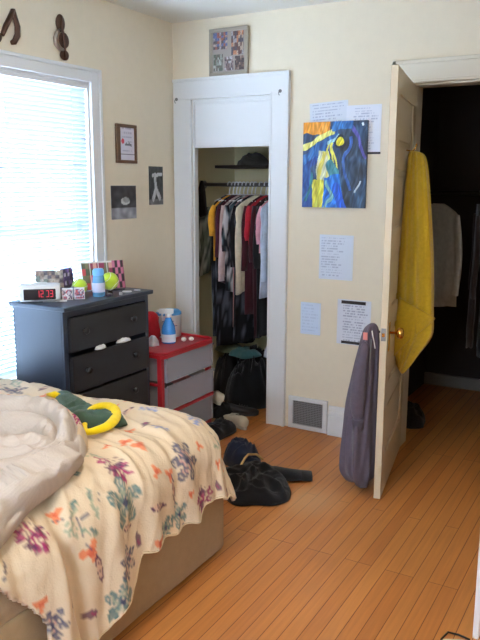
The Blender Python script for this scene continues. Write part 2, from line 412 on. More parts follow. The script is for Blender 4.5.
struct('added_sky_blocker', G().box((-0.95,-3.2,2.13),(-0.16,0.4,2.19)), M_hall)  # unseen slab added outside to block the upper sky behind the blind
# ceiling lamp added for warm fill light (above, out of the picture)
cl = thing('added_fill_lamp', 'added fill lamp, a round flush ceiling fitting with a frosted glass bowl', 'added fill lamp', (1.55,-2.5,H))
mesh_obj('lamp_base', G().lathe([(0.001,0),(0.15,0),(0.15,-0.025),(0.001,-0.025)]), M_brass, cl, smooth=True, angle=0.6)
mesh_obj('lamp_shade', G().lathe([(0.14,-0.026),(0.13,-0.05),(0.09,-0.08),(0.04,-0.095),(0.001,-0.098)], n=32), mat('frosted_glass_lit', (0.9,0.85,0.75), rough=0.4, emit=(1.0,0.78,0.5), estr=3.0), cl, smooth=True)
ld = bpy.data.lights.new('fill_lamp_light', 'AREA'); ld.shape = 'DISK'; ld.size = 0.3; ld.energy = FILL_LAMP; ld.color = (1.0, 0.80, 0.56)
lo = bpy.data.objects.new('fill_lamp_light', ld); C.objects.link(lo); lo.parent = cl; lo.location = (0,0,-0.11)

# ------------------------------------------------------------------ doors
dr = thing('door_1', None, None, (DX0,-0.004,0.008), kind='structure')
ang = math.atan2(-0.7534, 0.136); dr.rotation_euler = (0,0,ang)
DWd, DHt, DT = 0.762, 2.012, 0.0165
g = G(); st = 0.105; rails = [0, 0.20, 0.46, 0.565, 0.83, 0.935, 1.20, 1.305, 1.57, 1.675, 1.905, DHt]
g.box((0,-DT,0),(st,DT,DHt)); g.box((DWd-st,-DT,0),(DWd,DT,DHt))
for k in range(0, 12, 2): g.box((st,-DT,rails[k]),(DWd-st,DT,rails[k+1]))
mesh_obj('door_frame_boards', g, M_door, dr, bevel=0.002)
for k in range(1, 11, 2):
    g = G(); z0, z1 = rails[k], rails[k+1]
    g.box((st,-0.007,z0),(DWd-st,0.007,z1)); g.box((st+0.03,-0.011,z0+0.03),(DWd-st-0.03,0.011,z1-0.03))
    mesh_obj('door_panel', g, M_door, dr, bevel=0.003)
kz = 0.815; kx = DWd-0.065
def knob(sgn, m):
    t = mesh_obj('door_knob', G().lathe([(0.001,0),(0.006,0),(0.006,0.03),(0.012,0.034),(0.024,0.042),(0.028,0.052),(0.024,0.063),(0.012,0.068),(0.001,0.069)], axis='y'), m, dr, smooth=True)
    t.location = (kx, sgn*DT, kz); t.rotation_euler = (0,0,0 if sgn > 0 else PI)
    p = mesh_obj('door_plate', G().box((-0.022,0,-0.07),(0.022,0.003,0.07)), m, dr, bevel=0.0015); p.location = (kx, sgn*DT if sgn > 0 else -DT-0.003, kz-0.02)
knob(1, M_brass); knob(-1, M_chrome)
mesh_obj('latch_plate', G().box((DWd,-0.011,kz-0.03),(DWd+0.0015,0.011,kz+0.03)), M_steel, dr)
mesh_obj('latch_bolt', G().box((DWd+0.0015,-0.006,kz-0.008),(DWd+0.012,0.006,kz+0.008)), M_brass, dr)
for hz_ in (0.22, 1.0, 1.80):
    mesh_obj('door_hinge', G().lathe([(0.001,0),(0.006,0),(0.006,0.09),(0.001,0.09)], c=(-0.004,0.0,hz_), n=10), M_steel, dr)
mesh_obj('towel_hook', G().tube([(0.36,DT,1.67),(0.36,DT+0.03,1.665),(0.36,DT+0.045,1.68),(0.36,DT+0.048,1.70)], 0.004, 8), M_brass, dr, smooth=True)

Rd = Matrix.Translation((DX0,-0.004,0.008)) @ Matrix.Rotation(ang, 4, 'Z')
# ---- yellow towel hanging on the hook
def towel():
    base = Rd @ Vector((0.36, DT+0.03, 0)); 
    # world-space centre line, half widths across the view and depth
    secs = [ # z, cx, cy, half-width, half-depth
        (1.672,1.700,-0.37,0.030,0.016),(1.655,1.706,-0.37,0.044,0.022),(1.60,1.712,-0.37,0.052,0.026),(1.50,1.716,-0.37,0.062,0.030),(1.35,1.722,-0.37,0.074,0.034),
        (1.20,1.728,-0.37,0.085,0.036),(1.05,1.730,-0.37,0.092,0.036),(0.95,1.731,-0.37,0.096,0.035),(0.85,1.732,-0.37,0.099,0.034),(0.79,1.734,-0.37,0.103,0.032),
        (0.74,1.726,-0.37,0.092,0.030),(0.68,1.703,-0.37,0.066,0.026),(0.62,1.688,-0.37,0.046,0.022),(0.57,1.674,-0.37,0.026,0.014),(0.555,1.668,-0.37,0.010,0.006)]
    rs = []; n = 48
    ax = Vector((math.cos(YAW)*0.96, math.sin(YAW)*0.96-0.05, 0)).normalized(); ay = Vector((-ax.y, ax.x, 0))
    for i, (z, cx, cy, hwid, hd) in enumerate(secs):
        ring = []
        for k in range(n):
            a = 2*PI*k/n; c_, s_ = math.cos(a), math.sin(a)
            f = 1+0.34*math.sin(5*c_*1.6+z*2.2)*(1 if s_ < 0 else 0.3)+0.20*math.sin(13*c_+z*4)
            p = Vector((cx, cy, z))+ax*(hwid*c_)+ay*(hd*s_*f)
            p.z += -0.02*c_*(1 if z < 1.5 else 0.3)
            ring.append(p)
        rs.append(ring)
    return G().rings(rs)
M_towel = mat('mustard_terry', rgb(196,158,34), rough=0.95, bump=0.9, scale=420, var=0.10, sheen=0.3, spec=0.1)
tw = mesh_obj('towel', towel(), M_towel, smooth=True, sub=1)
tag(tw, 'mustard yellow terry towel hanging from the hook on the open door', 'towel')
# the loose front corner, folded across
g = G(); ax = Vector((math.cos(YAW), math.sin(YAW)-0.05, 0)).normalized(); ay = Vector((-ax.y, ax.x, 0))
N = 14
for j in range(N+1):
    for i in range(N+1):
        u, v = i/N, j/N
        x = -0.086+u*0.186; zt = 0.955-0.105*u; zb = 0.60+0.245*u**0.8
        z = zt+(zb-zt)*v
        cx = 1.731-0.045*v*(1-u)
        p = Vector((cx,-0.37,z))+ax*x-ay*(0.052*math.sqrt(max(0.05, 1-(x/0.115)**2))*(1-0.25*v)+0.006+0.004*math.sin(u*9))
        g.v.append(tuple(p))
for j in range(N):
    for i in range(N): a = j*(N+1)+i; g.f.append((a, a+1, a+N+2, a+N+1))
mesh_obj('folded_corner', g, M_towel, tw, smooth=True, solid=0.006)

# ---- grey hoodie on the inner knob
def hoodie():
    secs = [ # z, cx, cy, hx, hy
        (0.870,1.640,-0.735,0.008,0.012),(0.862,1.640,-0.738,0.022,0.026),(0.84,1.635,-0.735,0.032,0.034),(0.80,1.630,-0.72,0.040,0.044),(0.74,1.622,-0.70,0.050,0.060),(0.66,1.611,-0.68,0.060,0.085),
        (0.56,1.602,-0.66,0.068,0.105),(0.45,1.594,-0.665,0.078,0.120),(0.34,1.592,-0.668,0.083,0.130),(0.22,1.590,-0.670,0.086,0.134),(0.14,1.590,-0.670,0.086,0.134),(0.11,1.590,-0.670,0.082,0.130),
        (0.07,1.588,-0.65,0.068,0.118),(0.05,1.592,-0.65,0.058,0.10),(0.04,1.594,-0.65,0.03,0.05)]
    rs = []; n = 56
    for z, cx, cy, hx, hy in secs:
        ring = []
        for k in range(n):
            a = 2*PI*k/n
            f = 1+0.13*math.sin(4*a+z*2)+0.11*math.sin(9*a+1+z*4)+0.06*math.sin(15*a-z*9)
            if z > 0.84 or z < 0.045: f = 1
            x = cx+hx*math.cos(a)*f; y = cy+hy*math.sin(a)*f
            # stay on its own side of the door leaf
            xl = DX0+0.136/0.7656*(-(y))-0.026
            ring.append(Vector((min(x, xl+(0.05 if z > 0.82 else (0.014*sm(-y, 0.765, 0.785)))), y, z+0.018*math.sin(a*3+1)*(z < 0.2))))
        rs.append(ring)
    return G().rings(rs)
M_hood = cloth('grey_fleece', rgb(98,88,100), bump=0.5, scale=300, var=0.1)
hd = mesh_obj('hoodie', hoodie(), M_hood, smooth=True, sub=1)
tag(hd, 'grey zip hoodie hanging by its hood on the inner door knob', 'hoodie')
mesh_obj('sleeve', G().tube([(1.625,-0.775,0.79),(1.617,-0.795,0.72),(1.605,-0.80,0.62),(1.600,-0.80,0.50),(1.603,-0.79,0.40)], [0.018,0.026,0.034,0.037,0.030], 16), M_hood, hd, smooth=True, sub=1)
mesh_obj('cuff', G().tube([(1.603,-0.79,0.405),(1.606,-0.787,0.355)], [0.029,0.026], 16), cloth('grey_rib', rgb(84,76,86)), hd, smooth=True)
mesh_obj('hem_band', G().tube([(1.525+0.0*k,-0.65,0.1) for k in (0,)]+[(1.512+0.002*k,-0.68-0.01*k,0.10) for k in range(1,3)], 0.01, 8), M_hood, hd, smooth=True)
mesh_obj('zipper', G().tube([(1.648,-0.80+0.03,0.80),(1.652,-0.79,0.70),(1.655,-0.785,0.58)], 0.003, 6), M_steel, hd)
mesh_obj('neck_label', G().box((1.612,-0.782,0.795),(1.632,-0.776,0.83)), mat('pink_label', rgb(215,130,120)), hd)
mesh_obj('drawstring', G().tube([(1.652,-0.775,0.84),(1.662,-0.79,0.82),(1.668,-0.785,0.79),(1.672,-0.78,0.76)], 0.003, 6), mat('white_cord', rgb(235,232,225)), hd)

# ------------------------------------------------------------------ bed
BX, BY, BYN = 1.315, -1.535, -3.60        # outer side, far end, near end
bed = thing('bed', 'bed with a beige box spring under the floral comforter', 'bed', (0.66,-2.55,0))
def L(g, o):  # world -> local
    ox, oy, oz = o; g.v = [(x-ox, y-oy, z-oz) for x, y, z in g.v]; return g
M_box = cloth('beige_box_spring_fabric', rgb(166,140,104), bump=0.35, scale=220, var=0.06)
BO = (0.66,-2.55,0)
def rbox(x0,x1,y0,y1,z0,z1,r,nz=3,wave=0.0,seed=0,top=0):
    """rounded-corner slab made of stacked outlines"""
    rs = []; n = 12
    def outline(z, off):
        ring = []
        for (cx, cy, a0) in ((x1-r,y1-r,0),(x0+r,y1-r,PI/2),(x0+r,y0+r,PI),(x1-r,y0+r,1.5*PI)):
            for k in range(n+1):
                a = a0+PI/2*k/n; ring.append(Vector((cx+(r-off)*math.cos(a), cy+(r-off)*math.sin(a), z)))
        # densify straight runs
        out = []
        for i, p in enumerate(ring):
            q = ring[(i+1) % len(ring)]; out.append(p); L_ = (q-p).length; m = int(L_/0.06)
            for k in range(1, m): out.append(p.lerp(q, k/m))
        return out
    e = 0.02
    for z, off in ((z0,e),(z0+0.006,0.006),(z0+e,0)): rs.append(outline(z, off))
    for k in range(1, nz): rs.append(outline(z0+e+(z1-z0-2*e)*k/nz, 0))
    if top: e = top
    for q in range(7):
        a_ = PI/2*q/6; rs.append(outline(z1-e+e*math.sin(a_), e*(1-math.cos(a_))))
    if wave:
        for i, ring in enumerate(rs):
            for p in ring:
                w = noise.noise(Vector((p.x*6, p.y*6, p.z*1.2+seed)))*wave
                p.x += w; p.y += w*0.6
    return G().rings(rs)
mesh_obj('box_spring', L(rbox(0.02,BX,BYN,BY,0.012,0.33,0.03,6,0.008), BO), M_box, bed, smooth=True)
mesh_obj('mattress', L(rbox(0.02,BX-0.003,BYN,BY,0.318,0.57,0.14,4,top=0.11), BO), cloth('beige_fitted_sheet', rgb(168,148,118)), bed, smooth=True)
for (x, y) in ((0.1,BYN+0.1),(BX-0.1,BYN+0.1),(0.1,BY-0.1),(BX-0.1,BY-0.1)):
    mesh_obj('leg', L(G().lathe([(0.001,0),(0.025,0),(0.025,0.02),(0.001,0.02)], c=(x,y,0), n=12), BO), M_steel, bed)
ZT = 0.592
R0 = 0.15
SX, TY = BX+0.020-0.15, BY+0.015-0.15     # where the bends start
def hemz(t):
    pts = [(-3.4,0.12),(-2.62,0.10),(-2.50,0.085),(-2.36,0.15),(-2.25,0.175),(-2.20,0.21),(-2.15,0.275),(-1.95,0.272),(-1.8,0.262),(-1.68,0.30),(-1.58,0.27),(-1.4,0.27)]
    if t <= pts[0][0]: return pts[0][1]
    for (a, za), (b, zb) in zip(pts, pts[1:]):
        if t <= b: return za+(zb-za)*(t-a)/(b-a)
    return pts[-1][1]
def sheet(s, t, wr=True):
    a, b = max(0, s-SX), max(0, t-TY)
    d = (a**3+b**3)**(1/3) if (a > 0 or b > 0) else 0
    if d > 0: m = math.hypot(a, b); dx, dy = a/m, b/m
    else: dx, dy = (1, 0)
    corner = 2*dx*dy if d > 0 else 0
    q = R0*PI/2
    if d < q: R = R0*math.sin(d/R0); Z = R0*(1-math.cos(d/R0)); ph = d/R0
    else: R = R0+(d-q)*(0.07+0.20*corner); Z = R0+(d-q)*(0.99-0.10*corner); ph = PI/2
    x = min(s, SX)+dx*R; y = min(t, TY)+dy*R; z = ZT-Z
    if wr:
        q3 = Vector((s, t, 0))
        w1 = noise.noise(q3*2.2); w2 = noise.noise(q3*2.2+Vector((7,3,1)))
        # long pulls running across the top and down the side
        u = t*1.0+0.28*s+0.06*w1
        rid = (1-abs(noise.noise(Vector((u*9.5, s*1.3+w2*0.5, 0.3))))*2.2)
        rid2 = (1-abs(noise.noise(Vector((u*20+3, s*2.6, 4.3))))*2.2)
        top = 0.017*rid+0.008*rid2
        hang = sm(d, 0.05, 0.30)
        hf = 0.009*math.sin((t+0.05*w1)*2*PI/0.235+0.8)+0.005*math.sin(t*2*PI/0.11+w2*3)
        fine = 0.003*noise.noise(q3*26)+0.0010*noise.noise(q3*75)
        n = top*(1-hang*0.5)+hf*hang*(1-corner*0.5)+fine
        # the second lobe near the camera: a deep valley between two lobes
        if a > 0:
            v = math.exp(-((t+2.485-0.10*(a-0.25))/0.022)**2)*sm(a, 0.1, 0.3); n -= 0.045*v
            n += 0.022*sm(t, -2.14, -2.22)*0 + 0.020*(1-sm(t, -2.24, -2.17))*sm(a, 0.12, 0.3)
        n += 0.02*(1-sm(z, 0, 0.4))
        nx, ny, nz = dx*math.sin(ph), dy*math.sin(ph), math.cos(ph)
        n = max(n, -0.012)
        if d == 0: nx = ny = 0; nz = 1
        # puddled / lifted far corner
        x += nx*n; y += ny*n; z += nz*n
    return Vector((x, y, max(z, 0.03)))
def s_of_z(z): return SX+R0*PI/2+(ZT-R0-z)
# --- printed flowers, in cloth coordinates (s,t)
CREAM = np.array(rgb(214,192,162)); 
NAVY = rgb(62,66,98); TEAL = rgb(70,112,116); MAG = rgb(160,40,100); ORG = rgb(222,120,76); PURP = rgb(92,50,84); BLUE = rgb(98,128,190); GRN = rgb(128,150,128); PINK = rgb(214,150,140)
TOPF = [  # (kind, s, t, size, rot)
('blue',1.036,-1.672,0.050,0.3),
('splat',1.256,-2.166,0.065,0.2),
('lily_n',1.358,-1.852,0.075,0.3),
('lily_t',1.374,-2.208,0.085,0.5),
('org',1.234,-2.002,0.035,0.2),
('org',1.186,-2.018,0.030,1.2),
('org',1.156,-1.436,0.030,0.4),
('org',1.370,-1.956,0.030,0.2),
('org',1.482,-1.848,0.022,0.2),
('stem',1.362,-1.604,0.050,1.2),
('bud',1.524,-1.648,0.030,0.5),
('lily_t',1.534,-1.920,0.050,0.9),
('leafp',1.430,-1.938,0.045,0.1),
('stem',1.328,-2.344,0.040,2.6),
('blue',1.204,-1.832,0.035,0.4),
('org',1.448,-2.404,0.045,0.8),
('lily_n',1.560,-2.242,0.060,1.0),
('leafp',1.512,-2.376,0.050,0.2),
('lily_t',1.658,-2.306,0.070,0.3),
('org',1.730,-2.282,0.055,0.3),
('bud',1.526,-2.160,0.035,0.2),
('org',1.576,-2.066,0.035,0.4),
('stem',1.388,-2.414,0.050,0.9),
('splat',1.324,-2.590,0.060,0.7),
('org',1.504,-2.620,0.030,0.3),
('lily_n',1.584,-2.590,0.050,0.3),
('org',1.302,-2.474,0.030,0.2),
('stem',1.332,-2.434,0.050,2.0),
('leafp',1.456,-2.216,0.030,1.3),
('lily_t',1.550,-2.002,0.045,0.3),
]
rf = random.Random(11)
fl = list(TOPF)
kinds = ['lily_n','splat','org','lily_t','stem','leafp','blue','org','bud','stem']
tries = 0
while len(fl) < 210 and tries < 6000:
    tries += 1
    s_, t_ = rf.uniform(0.0, 1.75), rf.uniform(-3.1, -1.25)
    k = kinds[tries % len(kinds)]
    sz = {'lily_n':0.075,'lily_t':0.075,'splat':0.07,'org':0.026,'stem':0.075,'leafp':0.05,'blue':0.055,'bud':0.028}[k]*rf.uniform(0.8,1.15)
    if all(math.hypot(s_-f[1], t_-f[2]) > (sz+f[3])*0.95 for f in fl): fl.append((k, s_, t_, sz, rf.uniform(0, 6.28)))
def petal_mask(X, Y, n, sharp, phase=0):
    r = np.hypot(X, Y); a = np.arctan2(Y, X)+phase
    pet = 0.30+0.70*np.abs(np.cos(a*n/2))**sharp
    return r, a, pet
def paint(P, Sx, Ty):
    col = np.tile(CREAM, (len(Sx), 1))
    def blend(mask, c, idx):
        m = np.clip(mask, 0, 1)[:, None]; col[idx] = col[idx]*(1-m)+np.array(c)*m
    for (k, s0, t0, sz, rot) in P:
        idx = np.where((np.abs(Sx-s0) < sz*1.5) & (np.abs(Ty-t0) < sz*1.5))[0]
        if not len(idx): continue
        dx, dy = Sx[idx]-s0, Ty[idx]-t0; c_, s_ = math.cos(rot), math.sin(rot)
        X = (dx*c_+dy*s_)/sz; Y = (-dx*s_+dy*c_)/sz
        r, a, pet = petal_mask(X, Y, 6 if k != 'lily_t' else 5, 0.8)
        veins = 0.5+0.5*np.cos(a*30+np.sin(r*9)*1.2)
        if k in ('lily_n', 'lily_t'):
            c = NAVY if k == 'lily_n' else TEAL
            m = (r < pet)*1.0
            blend(m*(0.30+0.55*(veins > 0.45))*np.clip(1.25-r*0.45, 0, 1), c, idx)
            blend(((r < pet) & (r > pet*0.86))*0.7, c, idx)
            blend((r < 0.16)*0.9, NAVY, idx)
            blend(((r > 0.2) & (r < 0.6*pet) & (veins < 0.25))*0.6, GRN if k == 'lily_t' else PINK, idx)
        elif k == 'splat':
            for q in range(26):
                qa, qr = hsh(q, 1)*6.28, 0.95*math.sqrt(hsh(q, 2)); px_, py_ = qr*math.cos(qa), 0.62*qr*math.sin(qa); an = qa+hsh(q, 3)-0.5
                e = np.hypot(((X-px_)*math.cos(an)+(Y-py_)*math.sin(an))/0.26, (-(X-px_)*math.sin(an)+(Y-py_)*math.cos(an))/0.075)
                blend((e < 1)*0.85, MAG if q % 4 else PURP, idx)
            blend((np.cos(a*13+r*8) > 0.7)*(r < 0.8)*0.6, PURP, idx)
        elif k == 'org':
            b = (r < 0.62+0.28*np.cos(a*3+1)); blend(b*0.85, ORG, idx)
            blend(((r < 0.3))*0.6, rgb(196,70,48), idx)
        elif k == 'bud':
            blend((np.hypot(X, Y*1.7) < 0.8)*0.8, PURP, idx); blend((np.hypot(X-0.2, Y*1.9) < 0.35)*0.7, MAG, idx)
        elif k == 'blue':
            st = (np.cos(a*7+r*5) > -0.1) & (r < 0.9) & (np.abs(Y) < 0.5)
            blend(st*0.75, BLUE, idx)
        elif k == 'leafp':
            e = np.hypot(X/1.0, Y/0.28); blend(((e < 1) & (e > 0.72))*0.9, PURP, idx); blend((e < 0.72)*0.35, PINK, idx)
            blend(((np.abs(Y) < 0.03) & (np.abs(X) < 1.3))*0.8, PURP, idx)
        elif k == 'stem':
            for q in (-0.5, 0.1, 0.55):
                d = np.abs(Y-q*X-0.35*np.sin(X*2+q*5)); blend((d < 0.055)*(np.abs(X) < 1)*0.7, GRN if q > 0 else NAVY, idx)
            e = np.hypot((X-0.6)/0.35, (Y-0.3)/0.14); blend((e < 1)*0.75, TEAL, idx)
            e = np.hypot((X+0.5)/0.3, (Y+0.35)/0.12); blend((e < 1)*0.6, GRN, idx)
    return col
cm = G(); NT, NS, NF = 300, 170, 120
ts = np.linspace(-3.15, TY+R0*PI/2+0.12, NT+1)
SS = []; TT = []
for t in ts:
    smax = s_of_z(hemz(t)+0.008*math.sin(t*46))
    for i in range(NS+1):
        f = i/NS; s = 0.03+(smax-0.03)*f
        SS.append(s); TT.append(t); cm.v.append(tuple(sheet(s, t)))
def cut(s): return -2.84+0.24*sm(s, SX+0.05, SX+0.42)
for j in range(NT):
    for i in range(NS):
        a = j*(NS+1)+i
        if SS[a] > SX-0.3 and ts[j] < cut(SS[a]): continue
        cm.f.append((a, a+1, a+NS+2, a+NS+1))
cm.col = paint(fl, np.array(SS), np.array(TT))
M_comf = mat('printed_floral_cotton', (0.8,0.7,0.55), rough=0.85, attr=True, bump=0.3, scale=160, spec=0.15, sheen=0.1)
com = mesh_obj('comforter', cm, M_comf, smooth=True, solid=0.014)
tag(com, 'cream floral print comforter draped over the bed with its corner turned back', 'comforter')
# piped hem
hem = []
for j in range(0, NT+1, 3):
    a = j*(NS+1)+NS
    if ts[j] > cut(SS[a]): hem.append(Vector(cm.v[a])+Vector((-0.004,0,0.002)))
mesh_obj('hem_piping', G().tube(hem, 0.0055, 8), cloth('cream_piping', rgb(216,196,160)), com, smooth=True)
# turned-back corner showing the plain lining
LC = (1.00,-2.36)
KC = (1.10,-2.16)
LB = [(0.10,-2.06),(0.25,-1.995),(0.39,-1.955),(0.52,-1.915),(0.66,-1.885),(0.82,-1.905),(0.95,-1.975),(1.06,-2.07),(1.145,-2.17),(1.185,-2.25),(1.225,-2.38),(1.245,-2.55),(1.29,-2.70),(1.33,-2.85),(1.30,-3.18),(0.7,-3.2),(0.06,-3.2),(0.06,-2.6)]
def lin_r(th):
    """boundary radius at angle th by ray/polyline intersection"""
    best = None; dx, dy = math.cos(th), math.sin(th); n = len(LB)
    for i in range(n):
        ax_, ay_ = LB[i][0]-LC[0], LB[i][1]-LC[1]; bx_, by_ = LB[(i+1) % n][0]-LC[0], LB[(i+1) % n][1]-LC[1]
        ex, ey = bx_-ax_, by_-ay_; den = dx*ey-dy*ex
        if abs(den) < 1e-9: continue
        t = (ax_*ey-ay_*ex)/den; u = (ax_*dy-ay_*dx)/den
        if t > 0 and -1e-6 <= u <= 1+1e-6 and (best is None or t > best): best = t
    return best or 0.3
NA, NR = 240, 90
lg = G(); cols = []; rb = [lin_r(2*PI*k/NA) for k in range(NA)]
for _ in range(4): rb = [(rb[k-1]+2*rb[k]+rb[(k+1) % NA])/4 for k in range(NA)]
def bump(x, c, w): return math.exp(-((x-c)/w)**2)
MFL = [('org',0.10,0,0.06,0.3)]
for i in range(NR+1):
    for k in range(NA):
        th = 2*PI*k/NA; rho = (i/NR); r = rb[k]*rho
        x, y = LC[0]+r*math.cos(th), LC[1]+r*math.sin(th)
        wn1 = noise.noise(Vector((x*5, y*5, 2)))
        thd = math.degrees(th)
        far = sm(thd, 35, 62)*(1-sm(thd, 170, 215))
        wob = 0.018*noise.noise(Vector((x*4, y*4, 7)))
        rw = rho+wob
        def roll(lo, hi, h):
            u = (rw-lo)/(hi-lo)
            return h*math.sqrt(max(0, 1-(2*u-1)**2)) if 0 < u < 1 else 0
        zf = max(roll(0.80, 1.02, 0.070), roll(0.56, 0.83, 0.115), roll(0.34, 0.60, 0.085), 0.012+roll(-0.30, 0.30, 0.030))
        # fan of pulled folds spreading from the knot
        kx_, ky_ = x-KC[0], y-KC[1]; kd = math.hypot(kx_, ky_); ka = math.atan2(ky_, kx_)
        ka = (ka+2*PI) % (2*PI)                        # 180 deg = towards the wall, 270 = towards the camera
        ka2 = ka+0.9*min(kd, 0.7)+0.25*wn1
        fr = abs(math.sin(ka2*5.0+0.4))**0.55; fr2 = abs(math.sin(ka2*7.7+1.0))**0.7
        zn = (0.015+0.055*fr+0.022*fr2)*min(1, kd/0.16)*(1-0.35*sm(kd, 0.4, 0.9))+0.02
        z = zf*far+zn*(1-far)
        edge = (1-rho**10)**0.5 if rho < 1 else 0
        rg = 1-abs(noise.noise(Vector((x*13+wn1*2, y*13, 11))))*2.2
        z = 0.008+z*0.92+0.008*wn1+0.010*rg+0.004*noise.noise(Vector((x*22, y*22, 5)))
        base = ZT-0.004
        # follow the side of the bed past the bend
        over = max(0, x-SX)
        zz = base+0.012+z*edge
        if over > 0:
            sp = sheet(SX+over*1.25, y, False); x = sp.x+z*edge*0.6+0.012; zz = sp.z+z*edge*0.8+0.014
        if i == NR: zz = (ZT+0.004 if over == 0 else zz)
        lg.v.append((x, y, zz))
        c = np.array(rgb(194,182,172)); st = 0.5+0.5*math.sin((rho*rb[k])*2*PI/0.016)
        c = c*(1-0.06*st)
        if rho > 0.86 and 60 < thd < 185:
            c = CREAM*0.97
            al = th*0.75
            for (c0, cc, hw_) in ((math.radians(120), ORG, 0.05), (math.radians(92), MAG, 0.16), (math.radians(145), ORG, 0.03), (math.radians(40), PURP, 0.06), (math.radians(108), PINK, 0.03)):
                if abs(th-c0) < hw_ and math.sin(th*90+rho*50)+math.cos(rho*70-th*40) > -0.3: c = np.array(cc)
        cols.append(c)
for i in range(NR):
    for k in range(NA):
        a = i*NA+k; b = i*NA+(k+1) % NA
        if i == 0 and False: continue
        lg.f.append((a, b, b+NA, a+NA))
lg.col = np.array(cols)
ln = mesh_obj('turned_back_lining', lg, mat('pale_striped_lining', (0.7,0.65,0.6), rough=0.88, attr=True, bump=0.5, scale=140, spec=0.15), com, smooth=True)
ln['label'] = 'plain grey-white lining side of the comforter, folded over'

# jersey lying on the comforter
jy = thing('jersey', 'dark green jersey with a yellow band lying crumpled on the comforter', 'jersey', (0.93,-1.88,ZT+0.03))
JO = (0.93,-1.88,ZT+0.03)
M_jg = cloth('green_knit', rgb(66,88,74)); M_jy = cloth('yellow_knit', rgb(238,206,20))
mesh_obj('jersey_body', L(G().heap((0.80,-1.83,ZT+0.008), 0.26, 0.07, 0.045, 4, rot=-0.50), JO), M_jg, jy, smooth=True)
mesh_obj('jersey_fold', L(G().heap((0.965,-1.915,ZT+0.008), 0.12, 0.065, 0.065, 9, rot=0.75), JO), M_jg, jy, smooth=True)
band = [(1.035,-2.055,0.0),(1.065,-2.030,0.004),(1.078,-1.985,0.006),(1.062,-1.930,0.008),(1.030,-1.875,0.010),(0.985,-1.825,0.012),(0.930,-1.800,0.014),(0.888,-1.812,0.014),(0.880,-1.850,0.010),(0.910,-1.905,0.004),(0.950,-1.960,0.0),(0.995,-2.020,-0.002)]
mesh_obj('yellow_band', L(G().tube([(x,y,ZT+0.034+z+0.004*math.sin(x*90)) for x,y,z in band], [0.018,0.020,0.022,0.024,0.021,0.024,0.022,0.021,0.018,0.012,0.010,0.012], 14, closed=True, flat=0.7), JO), M_jy, jy, smooth=True, sub=1)
mesh_obj('yellow_trim', L(G().tube([(0.56,-1.765,ZT+0.03),(0.60,-1.76,ZT+0.035),(0.64,-1.755,ZT+0.03)], [0.006,0.015,0.006], 10), JO), M_jy, jy, smooth=True)

# ------------------------------------------------------------------ dresser
DXo = 0.395; DY0, DY1, DZ = -1.475, -0.785, 0.94
DO = (0.23,-1.12,0)
ds = thing('dresser', 'black painted chest of drawers in front of the window', 'dresser', DO)
M_dr = mat('black_dresser_paint', rgb(42,50,64), rough=0.36, bump=0.06, scale=40, spec=0.5)
M_drf = mat('black_drawer_paint', rgb(40,41,45), rough=0.42, bump=0.06, scale=40, spec=0.4)
FX = 0.375
g = G(); g.box((0.045,DY0+0.015,0.0),(FX-0.012,DY0+0.035,DZ-0.022)); g.box((0.045,DY1-0.035,0.0),(FX-0.012,DY1-0.015,DZ-0.022)); g.box((0.045,DY0+0.035,0.03),(0.055,DY1-0.035,DZ-0.022))
g.box((FX-0.012,DY0+0.015,0),(FX,DY0+0.045,DZ-0.022)); g.box((FX-0.012,DY1-0.045,0),(FX,DY1-0.015,DZ-0.022)); g.box((FX-0.012,DY0+0.045,0.885),(FX,DY1-0.045,DZ-0.022)); g.box((FX-0.012,DY0+0.045,0.0),(FX,DY1-0.045,0.085)); g.box((0.055,DY0+0.035,0.06),(FX-0.02,DY1-0.035,0.075))
mesh_obj('dresser_body', L(g, DO), M_dr, ds, bevel=0.002)
mesh_obj('dresser_top', L(G().box((0.035,DY0,DZ-0.022),(DXo+0.006,DY1,DZ)), DO), M_dr, ds, bevel=0.004)
zs = [(0.712,0.878),(0.512,0.688),(0.312,0.495),(0.10,0.295)]
for k, (z0, z1) in enumerate(zs):
    pull = (0.004, 0.012, 0.004, 0.0)[k]; tilt = (0.0, 0.0, 0.0, 0)[k]
    g = G(); g.box((FX-0.012+pull,DY0+0.05,z0),(FX+0.010+pull,DY1-0.05,z1)); g.box((0.08,DY0+0.06,z0+0.01),(FX-0.012+pull,DY1-0.06,z0+0.02))
    g.box((0.08,DY0+0.06,z0+0.01),(FX-0.012+pull,DY0+0.07,z1-0.03)); g.box((0.08,DY1-0.07,z0+0.01),(FX-0.012+pull,DY1-0.06,z1-0.03))
    d = mesh_obj('drawer', L(g, DO), M_drf, ds, bevel=0.003)
    for yk in (-1.335, -0.965):
        mesh_obj('drawer_knob', L(G().lathe([(0.001,0),(0.007,0),(0.007,0.008),(0.014,0.014),(0.0165,0.020),(0.014,0.027),(0.001,0.029)], axis='x', c=(FX+0.0098+pull,yk,(z0+z1)/2+0.012), n=16), DO), M_drf, d, smooth=True)
for (yc, ry, z, nm, lb) in ((-1.215,0.035,0.692,'sock','white sock poking out of the dresser drawer gap, nearer the camera'),(-1.03,0.05,0.694,'sock','white sock poking out of the dresser drawer gap, nearer the far side')):
    o = mesh_obj(nm, G().heap((0,0,0), 0.020, ry, 0.022, 3+yc, nr=8, na=24), cloth('white_sock_knit', rgb(225,225,225)), smooth=True)
    place(o, (FX+0.012, yc, z)); tag(o, lb, 'sock', 'socks caught in the dresser drawers')

